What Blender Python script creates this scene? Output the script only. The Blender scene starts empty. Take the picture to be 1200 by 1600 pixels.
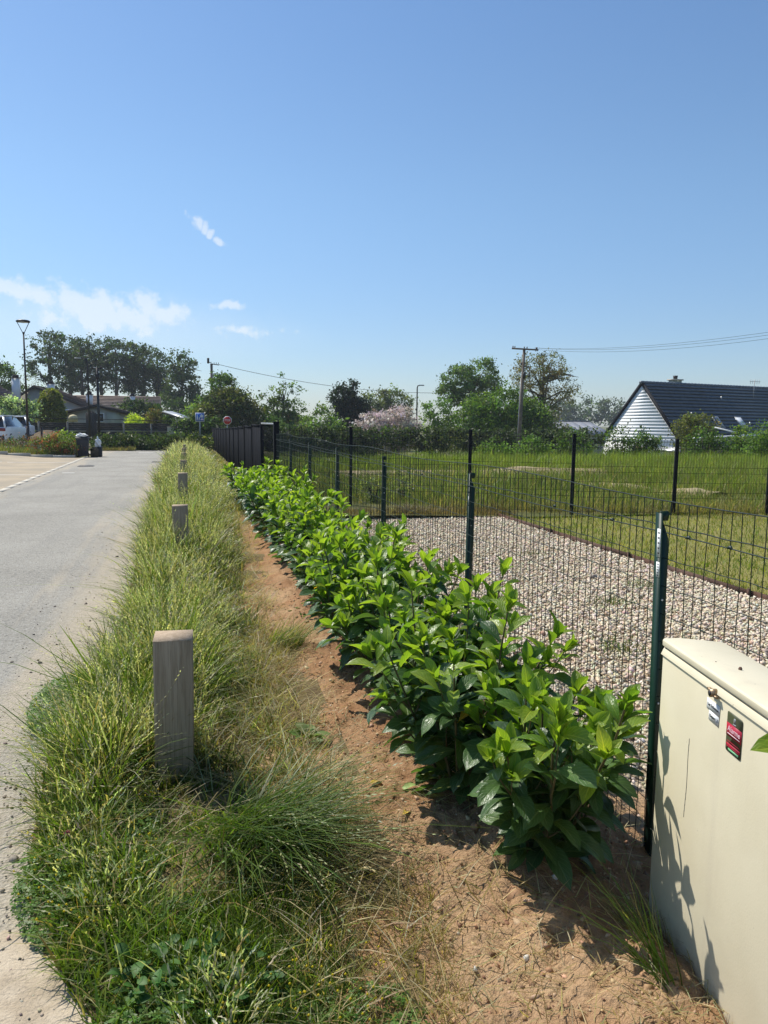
import bpy, bmesh, math, random
import numpy as np
from mathutils import Vector, Matrix

S = bpy.context.scene
COL = S.collection
R = math.radians
rng = np.random.default_rng(11)
random.seed(5)

# ------------------------------------------------------------------ camera
CAM_H, YAW, PITCH, ROLL = 1.6, 0.2553, 0.1204, 0.0118
fwd = Vector((math.sin(YAW) * math.cos(PITCH), math.cos(YAW) * math.cos(PITCH), -math.sin(PITCH)))
rt = Vector((math.cos(YAW), -math.sin(YAW), 0))
up = rt.cross(fwd)
r2 = rt * math.cos(ROLL) + up * math.sin(ROLL)
u2 = up * math.cos(ROLL) - rt * math.sin(ROLL)
cd = bpy.data.cameras.new('camera')
cam = bpy.data.objects.new('camera', cd)
COL.objects.link(cam)
cam.matrix_world = Matrix(((r2.x, u2.x, -fwd.x, 0), (r2.y, u2.y, -fwd.y, 0), (r2.z, u2.z, -fwd.z, CAM_H), (0, 0, 0, 1)))
cd.sensor_fit = 'VERTICAL'
cd.sensor_height = 24.0
cd.lens = 24.0 * 1184 / 1600
cd.clip_start = 0.05
cd.clip_end = 6000
S.camera = cam

# ------------------------------------------------------------------ light
SUN_AZ, SUN_EL = R(-36), R(53)          # measured from +Y, positive towards +X
HAZE = 0.0004
SUN_STRENGTH, SKY_STRENGTH, EXPOSURE = 5.0, 0.12, 0.20
sd = Vector((math.sin(SUN_AZ) * math.cos(SUN_EL), math.cos(SUN_AZ) * math.cos(SUN_EL), math.sin(SUN_EL)))
sl = bpy.data.lights.new('sun', 'SUN')
sl.energy = SUN_STRENGTH
sl.angle = R(0.5)
sl.color = (1.0, 0.95, 0.86)
so = bpy.data.objects.new('sun', sl)
COL.objects.link(so)
so.rotation_euler = (-sd).to_track_quat('-Z', 'Y').to_euler()
so.location = (0, 0, 60)

W = bpy.data.worlds.new('World')
S.world = W
W.use_nodes = True
wt = W.node_tree
for n in list(wt.nodes):
    wt.nodes.remove(n)


class NT:
    """Small helper to write node trees in few words."""
    def __init__(self, tree):
        self.t = tree

    def n(self, typ, ins=None, **kw):
        nd = self.t.nodes.new(typ)
        for k, v in kw.items():
            setattr(nd, k, v)
        for k, v in (ins or {}).items():
            sock = nd.inputs[k]
            if isinstance(v, bpy.types.NodeSocket):
                self.t.links.new(v, sock)
            elif isinstance(v, (tuple, list)) and len(v) == 3 and sock.type == 'RGBA':
                sock.default_value = (*v, 1)
            else:
                sock.default_value = v
        return nd

    def math(self, op, a, b=0.0, clamp=False):
        return self.n('ShaderNodeMath', {0: a, 1: b}, operation=op, use_clamp=clamp).outputs[0]

    def vm(self, op, a, b=(0, 0, 0), out=0):
        return self.n('ShaderNodeVectorMath', {0: a, 1: b}, operation=op).outputs[out]

    def noise(self, vec, scale, detail=4, rough=0.55, out='Fac', dist=0.0):
        i = {'Scale': scale, 'Detail': detail, 'Roughness': rough, 'Distortion': dist}
        if vec is not None:
            i['Vector'] = vec
        return self.n('ShaderNodeTexNoise', i).outputs[out]

    def ramp(self, fac, a, b, smooth=True):
        return self.n('ShaderNodeMapRange', {0: fac, 1: a, 2: b, 3: 0.0, 4: 1.0},
                      interpolation_type='SMOOTHSTEP' if smooth else 'LINEAR', clamp=True).outputs[0]

    def mix(self, fac, a, b, blend='MIX'):
        m = self.n('ShaderNodeMix', data_type='RGBA', blend_type=blend)
        for idx, v in ((0, fac), (6, a), (7, b)):
            s = m.inputs[idx]
            if isinstance(v, bpy.types.NodeSocket):
                self.t.links.new(v, s)
            elif idx == 0:
                s.default_value = v
            else:
                s.default_value = (*v[:3], 1)
        return m.outputs[2]

    def link(self, a, b):
        self.t.links.new(a, b)


w = NT(wt)
sky = w.n('ShaderNodeTexSky', sky_type='NISHITA', sun_disc=False, sun_elevation=SUN_EL,
          sun_rotation=SUN_AZ % (2 * math.pi), altitude=30, air_density=1.0, dust_density=0.35, ozone_density=2.0)
gdir = w.n('ShaderNodeTexCoord').outputs['Generated']
wob = w.vm('SCALE', w.vm('SUBTRACT', w.noise(gdir, 22, 3, 0.6, 'Color'), (0.5, 0.5, 0.5)), (0, 0, 0))
wob.node.inputs['Scale'].default_value = 0.040
gd = w.vm('ADD', gdir, wob)
def blobs(lst, k):
    out = None
    for c, s_, amp in lst:
        d = w.vm('DIVIDE', w.vm('SUBTRACT', gd, c), s_)
        v = w.math('MULTIPLY', w.math('SUBTRACT', 1.0, w.math('MULTIPLY', w.vm('LENGTH', d, out='Value'), k)), amp)
        out = v if out is None else w.math('MAXIMUM', out, v)
    return out


puffs = blobs((((-.196, .969, .1455), (.026, .05, .016), 1.0), ((-.160, .977, .138), (.026, .05, .015), .9), ((-.108, .985, .136), (.040, .05, .020), 1.05),
               ((-.044, .990, .138), (.016, .05, .017), 1.05), ((-.024, .992, .124), (.030, .05, .015), 1.0), ((-.09, .985, .120), (.075, .05, .018), .9),
               ((.013, .9715, .2345), (.0055, .05, .0075), .95), ((.022, .973, .2275), (.0065, .05, .0075), .95), ((.031, .9746, .2205), (.0075, .05, .007), 1.0), ((.043, .976, .2130), (.009, .05, .006), .95),
               ((.054, .9885, .1415), (.022, .05, .0075), .9), ((.070, .99, .108), (.036, .05, .008), .72), ((.106, .988, .112), (.018, .05, .008), .6),
               ((-.45, .89, .15), (.06, .06, .02), .9), ((-.60, .79, .13), (.07, .08, .02), .9)), .62)
veil = blobs((((-.12, .985, .105), (.20, .14, .035), 1.0), ((-.5, .86, .12), (.2, .2, .035), .9)), .62)
det = w.noise(gdir, 46, 9, 0.60)
dsum = w.math('ADD', puffs, w.math('MULTIPLY', w.math('SUBTRACT', det, 0.5), 1.9))
cl = w.math('ADD', w.math('MULTIPLY', w.ramp(dsum, 0.20, 0.72), 0.85), w.math('MULTIPLY', w.ramp(veil, 0.0, 0.9), 0.38), clamp=True)
zz = w.n('ShaderNodeSeparateXYZ', {0: gdir}).outputs[2]
tint = w.mix(w.ramp(zz, 0.02, 0.30), (.64, .73, .88), (.80, .93, 1.0))
tint = w.mix(w.ramp(zz, 0.25, 0.65), tint, (.72, .90, 1.05))
skyc = w.mix(1.0, sky.outputs[0], tint, 'MULTIPLY')
skyc = w.mix(w.math('MULTIPLY', cl, 0.60), skyc, (6.9, 7.2, 7.4))
bg = w.n('ShaderNodeBackground', {'Color': skyc, 'Strength': SKY_STRENGTH})
wo = w.n('ShaderNodeOutputWorld', {'Surface': bg.outputs[0]})

vs = S.view_settings
vs.view_transform = 'Standard'
vs.look = 'None'
vs.gamma = 1
vs.exposure = EXPOSURE
vs.use_curve_mapping = False
S.cycles.use_denoising = True
S.cycles.max_bounces = 7
S.cycles.diffuse_bounces = 3
S.cycles.glossy_bounces = 2
S.cycles.transmission_bounces = 4
S.cycles.transparent_max_bounces = 4
S.cycles.caustics_reflective = False
S.cycles.caustics_refractive = False
S.cycles.sample_clamp_indirect = 6

# ------------------------------------------------------------------ terrain
def sm(a, b, x):
    t = np.clip((np.asarray(x, float) - a) / (b - a), 0, 1)
    return t * t * (3 - 2 * t)


def zt(x, y):
    x = np.asarray(x, float); y = np.asarray(y, float)
    l = -0.010 * np.clip(y - 13, 0, 47) * sm(-9.5, -5.5, x)
    r = -2.4 * sm(26, 50, y)
    k = sm(4, 10, x)
    return l * (1 - k) + r * k


def zf(x, y):
    return float(zt(x, y))


_tab = rng.random((256, 256))


def vnoise(x, y, f, seed=0):
    x = np.asarray(x, float) * f + seed * 17.31; y = np.asarray(y, float) * f + seed * 9.77
    xi = np.floor(x).astype(int); yi = np.floor(y).astype(int)
    fx = x - xi; fy = y - yi
    fx = fx * fx * (3 - 2 * fx); fy = fy * fy * (3 - 2 * fy)
    g = lambda a, b: _tab[a % 256, b % 256]
    return (g(xi, yi) * (1 - fx) + g(xi + 1, yi) * fx) * (1 - fy) + (g(xi, yi + 1) * (1 - fx) + g(xi + 1, yi + 1) * fx) * fy - 0.5


# ------------------------------------------------------------------ materials
def new_mat(name):
    m = bpy.data.materials.new(name)
    m.use_nodes = True
    t = NT(m.node_tree)
    p = m.node_tree.nodes['Principled BSDF']
    return m, t, p


def obj_co(t):
    return t.n('ShaderNodeNewGeometry').outputs['Position']


def plain(name, col, rough=0.6, var=0.18, scale=9.0, metal=0.0, bump=0.0, bscale=60.0, spec=0.4, local=True):
    """Base colour with a mottled variation and optional fine relief."""
    m, t, p = new_mat(name)
    co = t.n('ShaderNodeTexCoord').outputs['Object'] if local else obj_co(t)
    f = t.noise(co, scale, 5, 0.6)
    lo = tuple(c * (1 - var) for c in col); hi = tuple(min(1, c * (1 + var)) for c in col)
    t.link(t.mix(t.ramp(f, .3, .7), lo, hi), p.inputs['Base Color'])
    p.inputs['Roughness'].default_value = rough
    p.inputs['Metallic'].default_value = metal
    p.inputs['Specular IOR Level'].default_value = spec
    if bump:
        b = t.n('ShaderNodeBump', {'Strength': bump, 'Distance': 0.01, 'Height': t.noise(co, bscale, 4, 0.6)})
        t.link(b.outputs[0], p.inputs['Normal'])
    return m


def leafy(name, rough=0.5, trans=0.38, tcol=(1.5, 1.7, 0.7), spec=0.3):
    """Foliage shader: colour from the mesh's Col attribute, part of the light passes through."""
    m, t, p = new_mat(name)
    c = t.n('ShaderNodeAttribute', attribute_name='Col').outputs['Color']
    t.link(c, p.inputs['Base Color'])
    p.inputs['Roughness'].default_value = rough
    p.inputs['Specular IOR Level'].default_value = spec
    tr = t.n('ShaderNodeBsdfTranslucent', {'Color': t.mix(1.0, c, tcol, 'MULTIPLY')})
    mx = t.n('ShaderNodeMixShader', {0: trans, 1: p.outputs[0], 2: tr.outputs[0]})
    t.link(mx.outputs[0], m.node_tree.nodes['Material Output'].inputs[0])
    return m


def laurel_mat(name, c0, c1, c2, rough, trans, joined):
    m, t, p = new_mat(name)
    if joined:
        rnd = t.n('ShaderNodeAttribute', attribute_name='tint').outputs['Fac']
    else:
        rnd = t.n('ShaderNodeObjectInfo').outputs['Random']
    base = t.mix(t.ramp(rnd, 0, .75, False), c0, c1)
    base = t.mix(t.ramp(rnd, .993, .997), base, c2)
    uv = t.n('ShaderNodeUVMap', uv_map='UVMap').outputs[0]
    sep = t.n('ShaderNodeSeparateXYZ', {0: uv})
    ax = t.math('ABSOLUTE', t.math('SUBTRACT', sep.outputs[0], 0.5))
    mid = t.math('SUBTRACT', 1.0, t.ramp(ax, 0.015, 0.055))
    sv = t.math('SINE', t.math('MULTIPLY', t.math('SUBTRACT', sep.outputs[1], t.math('MULTIPLY', ax, 0.7)), 52.0))
    vein = t.math('MULTIPLY', t.ramp(sv, 0.72, 1.0), 0.4)
    vf = t.math('MAXIMUM', t.math('MULTIPLY', mid, .75), vein)
    lightc = t.mix(1.0, base, (2.2, 1.7, 2.2), 'MULTIPLY')
    colr = t.mix(vf, base, lightc)
    t.link(colr, p.inputs['Base Color'])
    p.inputs['Roughness'].default_value = rough
    p.inputs['Specular IOR Level'].default_value = 0.45
    bm = t.n('ShaderNodeBump', {'Strength': 0.5, 'Distance': 0.006, 'Height': t.math('SUBTRACT', t.noise(uv, 5, 2), t.math('MULTIPLY', vf, .8))})
    t.link(bm.outputs[0], p.inputs['Normal'])
    tr = t.n('ShaderNodeBsdfTranslucent', {'Color': t.mix(1.0, colr, (2.0, 2.2, 0.8), 'MULTIPLY')})
    mx = t.n('ShaderNodeMixShader', {0: trans, 1: p.outputs[0], 2: tr.outputs[0]})
    t.link(mx.outputs[0], m.node_tree.nodes['Material Output'].inputs[0])
    return m


def ground_mat(name, c0, c1, c2, s1=1.2, s2=40.0, rough=0.95, bump=0.4, bdist=0.01, bscale=90, dug=None):
    m, t, p = new_mat(name)
    co = obj_co(t)
    a = t.mix(t.ramp(t.noise(co, s1, 5, .6), .35, .65), c0, c1)
    a = t.mix(t.math('MULTIPLY', t.ramp(t.noise(co, s2, 4, .7), .5, .72), .7), a, c2)
    if dug:
        sxyz = t.n('ShaderNodeSeparateXYZ', {0: co}); px = sxyz.outputs[0]
        band = t.math('ADD', t.math('SUBTRACT', 1.0, t.math('MULTIPLY', t.math('ABSOLUTE', t.math('SUBTRACT', px, 1.15)), 2.2)), t.math('MULTIPLY', t.math('SUBTRACT', t.noise(co, 4.5, 5, .65), .5), 2.0))
        a = t.mix(t.math('MULTIPLY', t.math('MULTIPLY', t.ramp(band, .2, .8), t.ramp(sxyz.outputs[1], 1.9, 2.9)), .65), a, dug)
    t.link(a, p.inputs['Base Color'])
    p.inputs['Roughness'].default_value = rough
    p.inputs['Specular IOR Level'].default_value = 0.15
    b = t.n('ShaderNodeBump', {'Strength': bump, 'Distance': bdist, 'Height': t.noise(co, bscale, 5, .65)})
    t.link(b.outputs[0], p.inputs['Normal'])
    return m


def asphalt_mat():
    m, t, p = new_mat('asphalt')
    co = obj_co(t)
    sx = t.n('ShaderNodeSeparateXYZ', {0: co})
    base = t.mix(t.ramp(t.noise(co, .55, 5, .6), .3, .7), (.275, .258, .218), (.36, .338, .288))
    str_ = t.n('ShaderNodeMapping', {'Vector': co, 'Scale': (1.5, .13, 1)}).outputs[0]
    base = t.mix(t.math('MULTIPLY', t.ramp(t.noise(str_, 1.6, 4, .6), .5, .68), .5), base, (.25, .238, .208))
    base = t.mix(t.math('MULTIPLY', t.ramp(t.noise(co, 20, 5, .7), .42, .62), .30), base, (.40, .38, .33))
    base = t.mix(t.math('MULTIPLY', t.ramp(t.noise(co, 31, 4, .7), .55, .70), .35), base, (.19, .18, .16))
    sp = t.n('ShaderNodeTexVoronoi', {'Vector': co, 'Scale': 75.0})
    spv = t.n('ShaderNodeSeparateColor', {0: sp.outputs['Color']})
    base = t.mix(t.math('MULTIPLY', t.ramp(spv.outputs[0], .72, .95), .55), base, (.46, .44, .39))
    base = t.mix(t.math('MULTIPLY', t.ramp(spv.outputs[1], .78, .95), .5), base, (.10, .098, .095))
    # blown sand near the verge and along the far kerb, in drifts
    edge = t.math('ADD', t.ramp(sx.outputs[0], -1.9, -.55), t.math('MULTIPLY', t.ramp(sx.outputs[0], -2.9, -4.2), .8))
    dr = t.math('ADD', edge, t.math('MULTIPLY', t.math('SUBTRACT', t.noise(str_, 2.2, 6, .65), .5), 2.2))
    sand = t.mix(t.noise(co, 25, 4), (.44, .36, .25), (.53, .45, .33))
    base = t.mix(t.math('MULTIPLY', t.ramp(dr, .35, 1.15), .72), base, sand)
    t.link(base, p.inputs['Base Color'])
    p.inputs['Roughness'].default_value = .9
    p.inputs['Specular IOR Level'].default_value = .2
    h = t.math('ADD', sp.outputs['Distance'], t.math('MULTIPLY', t.noise(co, 220, 3), .8))
    b = t.n('ShaderNodeBump', {'Strength': .8, 'Distance': .009, 'Height': h})
    t.link(b.outputs[0], p.inputs['Normal'])
    return m


def wood_mat(name, c0, c1, c2, sx=26, rough=.85):
    m, t, p = new_mat(name)
    co = t.n('ShaderNodeTexCoord').outputs['Object']
    ri = t.n('ShaderNodeObjectInfo').outputs['Random']
    off = t.n('ShaderNodeCombineXYZ', {0: t.math('MULTIPLY', ri, 7.0), 1: t.math('MULTIPLY', ri, 3.0)}).outputs[0]
    st = t.n('ShaderNodeMapping', {'Vector': t.vm('ADD', co, off), 'Scale': (1, 1, .035)}).outputs[0]
    g = t.noise(st, sx, 5, .62, dist=.6)
    g2 = t.noise(st, sx * 4.5, 3, .6)
    a = t.mix(t.ramp(g, .32, .68), c0, c1)
    a = t.mix(t.math('MULTIPLY', t.ramp(g2, .5, .62), .55), a, c2)
    t.link(a, p.inputs['Base Color'])
    p.inputs['Roughness'].default_value = rough
    p.inputs['Specular IOR Level'].default_value = .25
    b = t.n('ShaderNodeBump', {'Strength': .5, 'Distance': .003, 'Height': t.math('ADD', g, g2)})
    t.link(b.outputs[0], p.inputs['Normal'])
    return m


M = {}
M['asphalt'] = asphalt_mat()
M['sand_pave'] = ground_mat('sandy_paving', (.34, .29, .215), (.44, .36, .25), (.27, .25, .22), .8, 30)
M['concrete'] = plain('concrete', (.45, .42, .36), .9, .2, 12, bump=.4)
M['kerb'] = plain('kerb_concrete', (.50, .46, .38), .9, .08, 3, bump=.4, local=False)
M['paint'] = plain('road_paint', (.72, .70, .65), .8, .15, 25, local=False)
M['soil'] = ground_mat('reddish_soil', (.37, .205, .105), (.50, .335, .195), (.24, .135, .072), 1.7, 55, bump=1.0, bdist=.016, bscale=95, dug=(.255, .130, .062))
M['verge'] = ground_mat('verge_earth', (.12, .085, .045), (.17, .13, .06), (.30, .25, .13), 3, 60)
M['sand'] = ground_mat('sandy_shoulder', (.42, .34, .24), (.55, .46, .34), (.25, .21, .16), 5, 75, bump=.8)
M['gravelbed'] = ground_mat('gravel_bed_earth', (.32, .25, .17), (.42, .34, .24), (.12, .10, .08), 8, 60)
M['lawn'] = ground_mat('lawn_earth', (.165, .165, .042), (.23, .205, .068), (.29, .24, .095), 1.0, 28)
M['meadow'] = ground_mat('meadow_earth', (.10, .115, .032), (.15, .14, .05), (.24, .20, .10), .35, 9)
M['sandpatch'] = ground_mat('bare_sandy_earth', (.30, .235, .13), (.38, .31, .19), (.16, .15, .06), 1.5, 12)
M['grass'] = leafy('grass_blades', .45, .42, (1.45, 1.6, .6), .28)
M['leaf'] = leafy('tree_leaves', .5, .42, (1.45, 1.6, .65), .25)
M['blossom'] = leafy('blossom', .6, .45, (1.15, 1.05, 1.0), .2)
M['mature'] = laurel_mat('laurel_leaf', (.034, .078, .024), (.075, .145, .038), (.55, .36, .03), .36, .28, False)
M['young'] = laurel_mat('young_laurel_leaf', (.095, .185, .022), (.210, .300, .034), (.30, .36, .05), .33, .40, False)
M['mature_j'] = laurel_mat('laurel_foliage', (.028, .070, .022), (.056, .125, .034), (.50, .36, .05), .36, .28, True)
M['young_j'] = laurel_mat('young_laurel_foliage', (.105, .195, .022), (.210, .300, .034), (.30, .36, .05), .33, .40, True)
M['stem'] = plain('green_brown_stem', (.10, .085, .035), .7, .35, 20)
M['bark'] = plain('bark', (.10, .082, .062), .95, .35, 6, bump=.6, bscale=15)
M['palebark'] = plain('pale_bark', (.19, .165, .13), .95, .3, 6, bump=.6, bscale=15)
M['bollard'] = wood_mat('weathered_wood', (.36, .27, .18), (.46, .355, .25), (.25, .18, .115), 40)
M['postgreen'] = plain('green_coated_steel', (.005, .027, .017), .45, .15, 15, spec=.3)
M['wiregreen'] = plain('green_wire', (.005, .018, .013), .5, .1, 15)
M['dark'] = plain('anthracite_steel', (.011, .012, .015), .75, .15, 6, spec=.15)
M['darkpanel'] = plain('anthracite_slats', (.010, .011, .015), .9, .2, 3, spec=.08)
M['cream'] = None
M['label'] = plain('white_label', (.80, .81, .80), .5, .03, 30)
M['ink'] = plain('dark_ink', (.03, .03, .035), .6, .05)
M['brass'] = plain('tarnished_brass', (.36, .26, .16), .45, .25, 60, metal=.7)
M['olive'] = plain('olive_print', (.075, .08, .042), .45, .12, 40)
M['redprint'] = plain('red_print', (.40, .018, .045), .45, .1, 40)
M['pink'] = plain('pale_print', (.85, .62, .68), .5, .03)
M['greenprint'] = plain('green_print', (.22, .52, .27), .45, .05)
M['stone'] = None
M['rust'] = plain('rusty_edging_steel', (.085, .045, .030), .75, .35, 14, metal=.2, bump=.3)
M['black'] = plain('black_paint', (.014, .013, .013), .45, .15, 8)
M['brownpaint'] = plain('dark_brown_paint', (.030, .020, .017), .45, .15, 8)
M['glassy'] = plain('dark_glass', (.016, .020, .024), .06, .1, 4, spec=.8)
M['lampglass'] = plain('frosted_lamp_glass', (.62, .66, .70), .2, .05)
M['white'] = plain('white_paint', (.78, .79, .80), .35, .04, 3, spec=.5)
M['tail'] = plain('tail_light', (.20, .010, .014), .12, .2, 30, spec=.7)
M['rubber'] = plain('rubber', (.02, .02, .02), .8)
M['plastic'] = plain('dark_grey_plastic', (.024, .025, .032), .5, .12, 8)
M['bag'] = plain('white_plastic_bag', (.82, .82, .80), .4, .06, 20)
M['cardboard'] = plain('brown_cardboard', (.075, .055, .035), .85, .25, 8)
M['blue'] = plain('blue_sign', (.025, .13, .48), .4, .05)
M['stopred'] = plain('red_sign', (.50, .016, .025), .4, .06)
M['galv'] = plain('galvanised_steel', (.32, .33, .34), .45, .15, 12, metal=.5)
M['polewood'] = plain('creosoted_wood', (.155, .125, .10), .9, .3, 4, bump=.4)
M['cable'] = plain('black_cable', (.03, .03, .03), .7)
M['porcelain'] = plain('insulator', (.10, .07, .06), .3)
M['boards'] = plain('dark_wall_boards', (.040, .036, .034), .85, .3, 2, bump=.3)
M['wallpost'] = plain('concrete_post', (.20, .185, .16), .9, .2, 4)
M['plaster'] = plain('grey_beige_plaster', (.46, .43, .37), .9, .1, 1.5)
M['plaster2'] = plain('pale_green_plaster', (.43, .45, .38), .9, .1, 1.5)
M['rooftile'] = plain('brown_roof_tiles', (.22, .17, .145), .85, .25, 3, bump=.5, bscale=12)
M['roofpink'] = plain('weathered_pink_roof', (.30, .235, .195), .85, .2, 2, bump=.5, bscale=12)
M['roofdark'] = plain('purple_brown_tiles', (.23, .19, .19), .8, .2, 2, bump=.5, bscale=12)
M['trimdark'] = plain('dark_roof_trim', (.035, .028, .027), .7, .2, 4)
M['tile'] = plain('anthracite_tiles', (.10, .115, .135), .42, .22, 2.5, spec=.5)
M['clad'] = plain('white_cladding', (.84, .85, .85), .55, .04, 1.5)
M['barnroof'] = plain('grey_sheet_roof', (.20, .21, .235), .6, .18, 1.2)
M['wood'] = plain('brown_door', (.28, .17, .07), .7, .2, 6)
M['redroof'] = plain('orange_roof', (.42, .15, .085), .85, .2, 3)
M['fibre'] = plain('black_tarp', (.030, .031, .037), .7, .25, 3)
M['yellowleaf'] = plain('yellow_leaf', (.50, .34, .05), .6, .25, 40)
M['strawleaf'] = plain('straw_chip', (.60, .50, .27), .7, .15, 40)
M['greenleaf'] = plain('pale_green_leaf', (.26, .36, .10), .6, .2, 40)
M['clover_pink'] = plain('clover_flower', (.38, .07, .13), .8, .25, 90)
M['whitestone'] = plain('white_stone', (.66, .62, .55), .9, .15, 40)
M['ceramic'] = plain('clay_pot', (.35, .22, .14), .8, .15)
M['dirtbank'] = ground_mat('dirt_bank', (.11, .08, .05), (.16, .115, .07), (.09, .09, .035), 2, 8)


def cream_mat():
    m, t, p = new_mat('cream_cabinet')
    co = t.n('ShaderNodeTexCoord').outputs['Object']
    sx = t.n('ShaderNodeSeparateXYZ', {0: co})
    a = t.mix(t.ramp(t.noise(co, 3.5, 5, .6), .3, .7), (.64, .575, .41), (.695, .63, .46))
    # scuffs, droplets of dirt, mud splashed up from the ground
    sp = t.n('ShaderNodeTexVoronoi', {'Vector': co, 'Scale': 26.0})
    spc = t.n('ShaderNodeSeparateColor', {0: sp.outputs['Color']})
    dots = t.math('MULTIPLY', t.math('LESS_THAN', sp.outputs['Distance'], .045), t.math('GREATER_THAN', spc.outputs[0], .45))
    a = t.mix(t.math('MULTIPLY', dots, .75), a, (.16, .12, .08))
    st = t.n('ShaderNodeMapping', {'Vector': co, 'Scale': (1, 1, .12)}).outputs[0]
    a = t.mix(t.math('MULTIPLY', t.ramp(t.noise(st, 9, 5, .6), .55, .75), .28), a, (.52, .46, .35))
    mud = t.math('ADD', t.ramp(sx.outputs[2], .36, -.02), t.math('SUBTRACT', t.noise(co, 11, 6, .7), .5))
    a = t.mix(t.math('MULTIPLY', t.ramp(mud, .72, 1.15), .75), a, (.30, .22, .13))
    t.link(a, p.inputs['Base Color'])
    p.inputs['Roughness'].default_value = .55
    p.inputs['Specular IOR Level'].default_value = .35
    b = t.n('ShaderNodeBump', {'Strength': .15, 'Distance': .002, 'Height': t.noise(co, 160, 3)})
    t.link(b.outputs[0], p.inputs['Normal'])
    return m


M['cream'] = cream_mat()


def stone_mat():
    m, t, p = new_mat('gravel_stone')
    c = t.n('ShaderNodeAttribute', attribute_name='Col').outputs['Color']
    t.link(t.mix(t.ramp(t.noise(obj_co(t), 160, 4), .35, .7), t.mix(1.0, c, (.78, .76, .74), 'MULTIPLY'), c), p.inputs['Base Color'])
    p.inputs['Roughness'].default_value = .8
    return m


M['stone'] = stone_mat()

# ------------------------------------------------------------------ mesh helpers
def mesh_np(name, V, F4=None, F3=None, col=None, uv=None, smooth=False, tint=None):
    """Fast mesh from numpy arrays: quads and triangles, colour per vertex."""
    me = bpy.data.meshes.new(name)
    V = np.ascontiguousarray(V, dtype=np.float32)
    n4 = 0 if F4 is None else len(F4); n3 = 0 if F3 is None else len(F3)
    loops = np.concatenate([np.asarray(F4, np.int32).ravel() if n4 else np.zeros(0, np.int32),
                            np.asarray(F3, np.int32).ravel() if n3 else np.zeros(0, np.int32)])
    starts = np.concatenate([np.arange(n4) * 4, n4 * 4 + np.arange(n3) * 3]).astype(np.int32)
    me.vertices.add(len(V)); me.vertices.foreach_set('co', V.ravel())
    me.loops.add(len(loops)); me.loops.foreach_set('vertex_index', loops)
    me.polygons.add(n4 + n3); me.polygons.foreach_set('loop_start', starts)
    if smooth:
        me.polygons.foreach_set('use_smooth', np.ones(n4 + n3, bool))
    me.update(calc_edges=True)
    if col is not None:
        a = me.color_attributes.new('Col', 'FLOAT_COLOR', 'POINT')
        c = np.ones((len(V), 4), np.float32); c[:, :3] = col
        a.data.foreach_set('color', c.ravel())
    if tint is not None:
        a = me.attributes.new('tint', 'FLOAT', 'POINT')
        a.data.foreach_set('value', np.asarray(tint, np.float32))
    if uv is not None:
        l = me.uv_layers.new(name='UVMap')
        l.data.foreach_set('uv', np.asarray(uv, np.float32)[loops].ravel())
    return me


def link(name, me, mat, parent=None, kind=None, loc=None):
    o = bpy.data.objects.new(name, me)
    if mat is not None and me is not None and not me.materials:
        me.materials.append(mat)
    COL.objects.link(o)
    if parent is not None:
        o.parent = parent
    if kind:
        o['kind'] = kind
    if loc is not None:
        o.location = loc
    return o


def empty(name, label, cat, loc=(0, 0, 0), rz=0.0, group=None):
    o = bpy.data.objects.new(name, None)
    o.empty_display_size = .2
    COL.objects.link(o)
    o.location = loc
    o.rotation_euler = (0, 0, rz)
    return tag(o, label, cat, group)


def tag(o, label, cat, group=None):
    o['label'] = label
    o['category'] = cat
    if group:
        o['group'] = group
    return o


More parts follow.
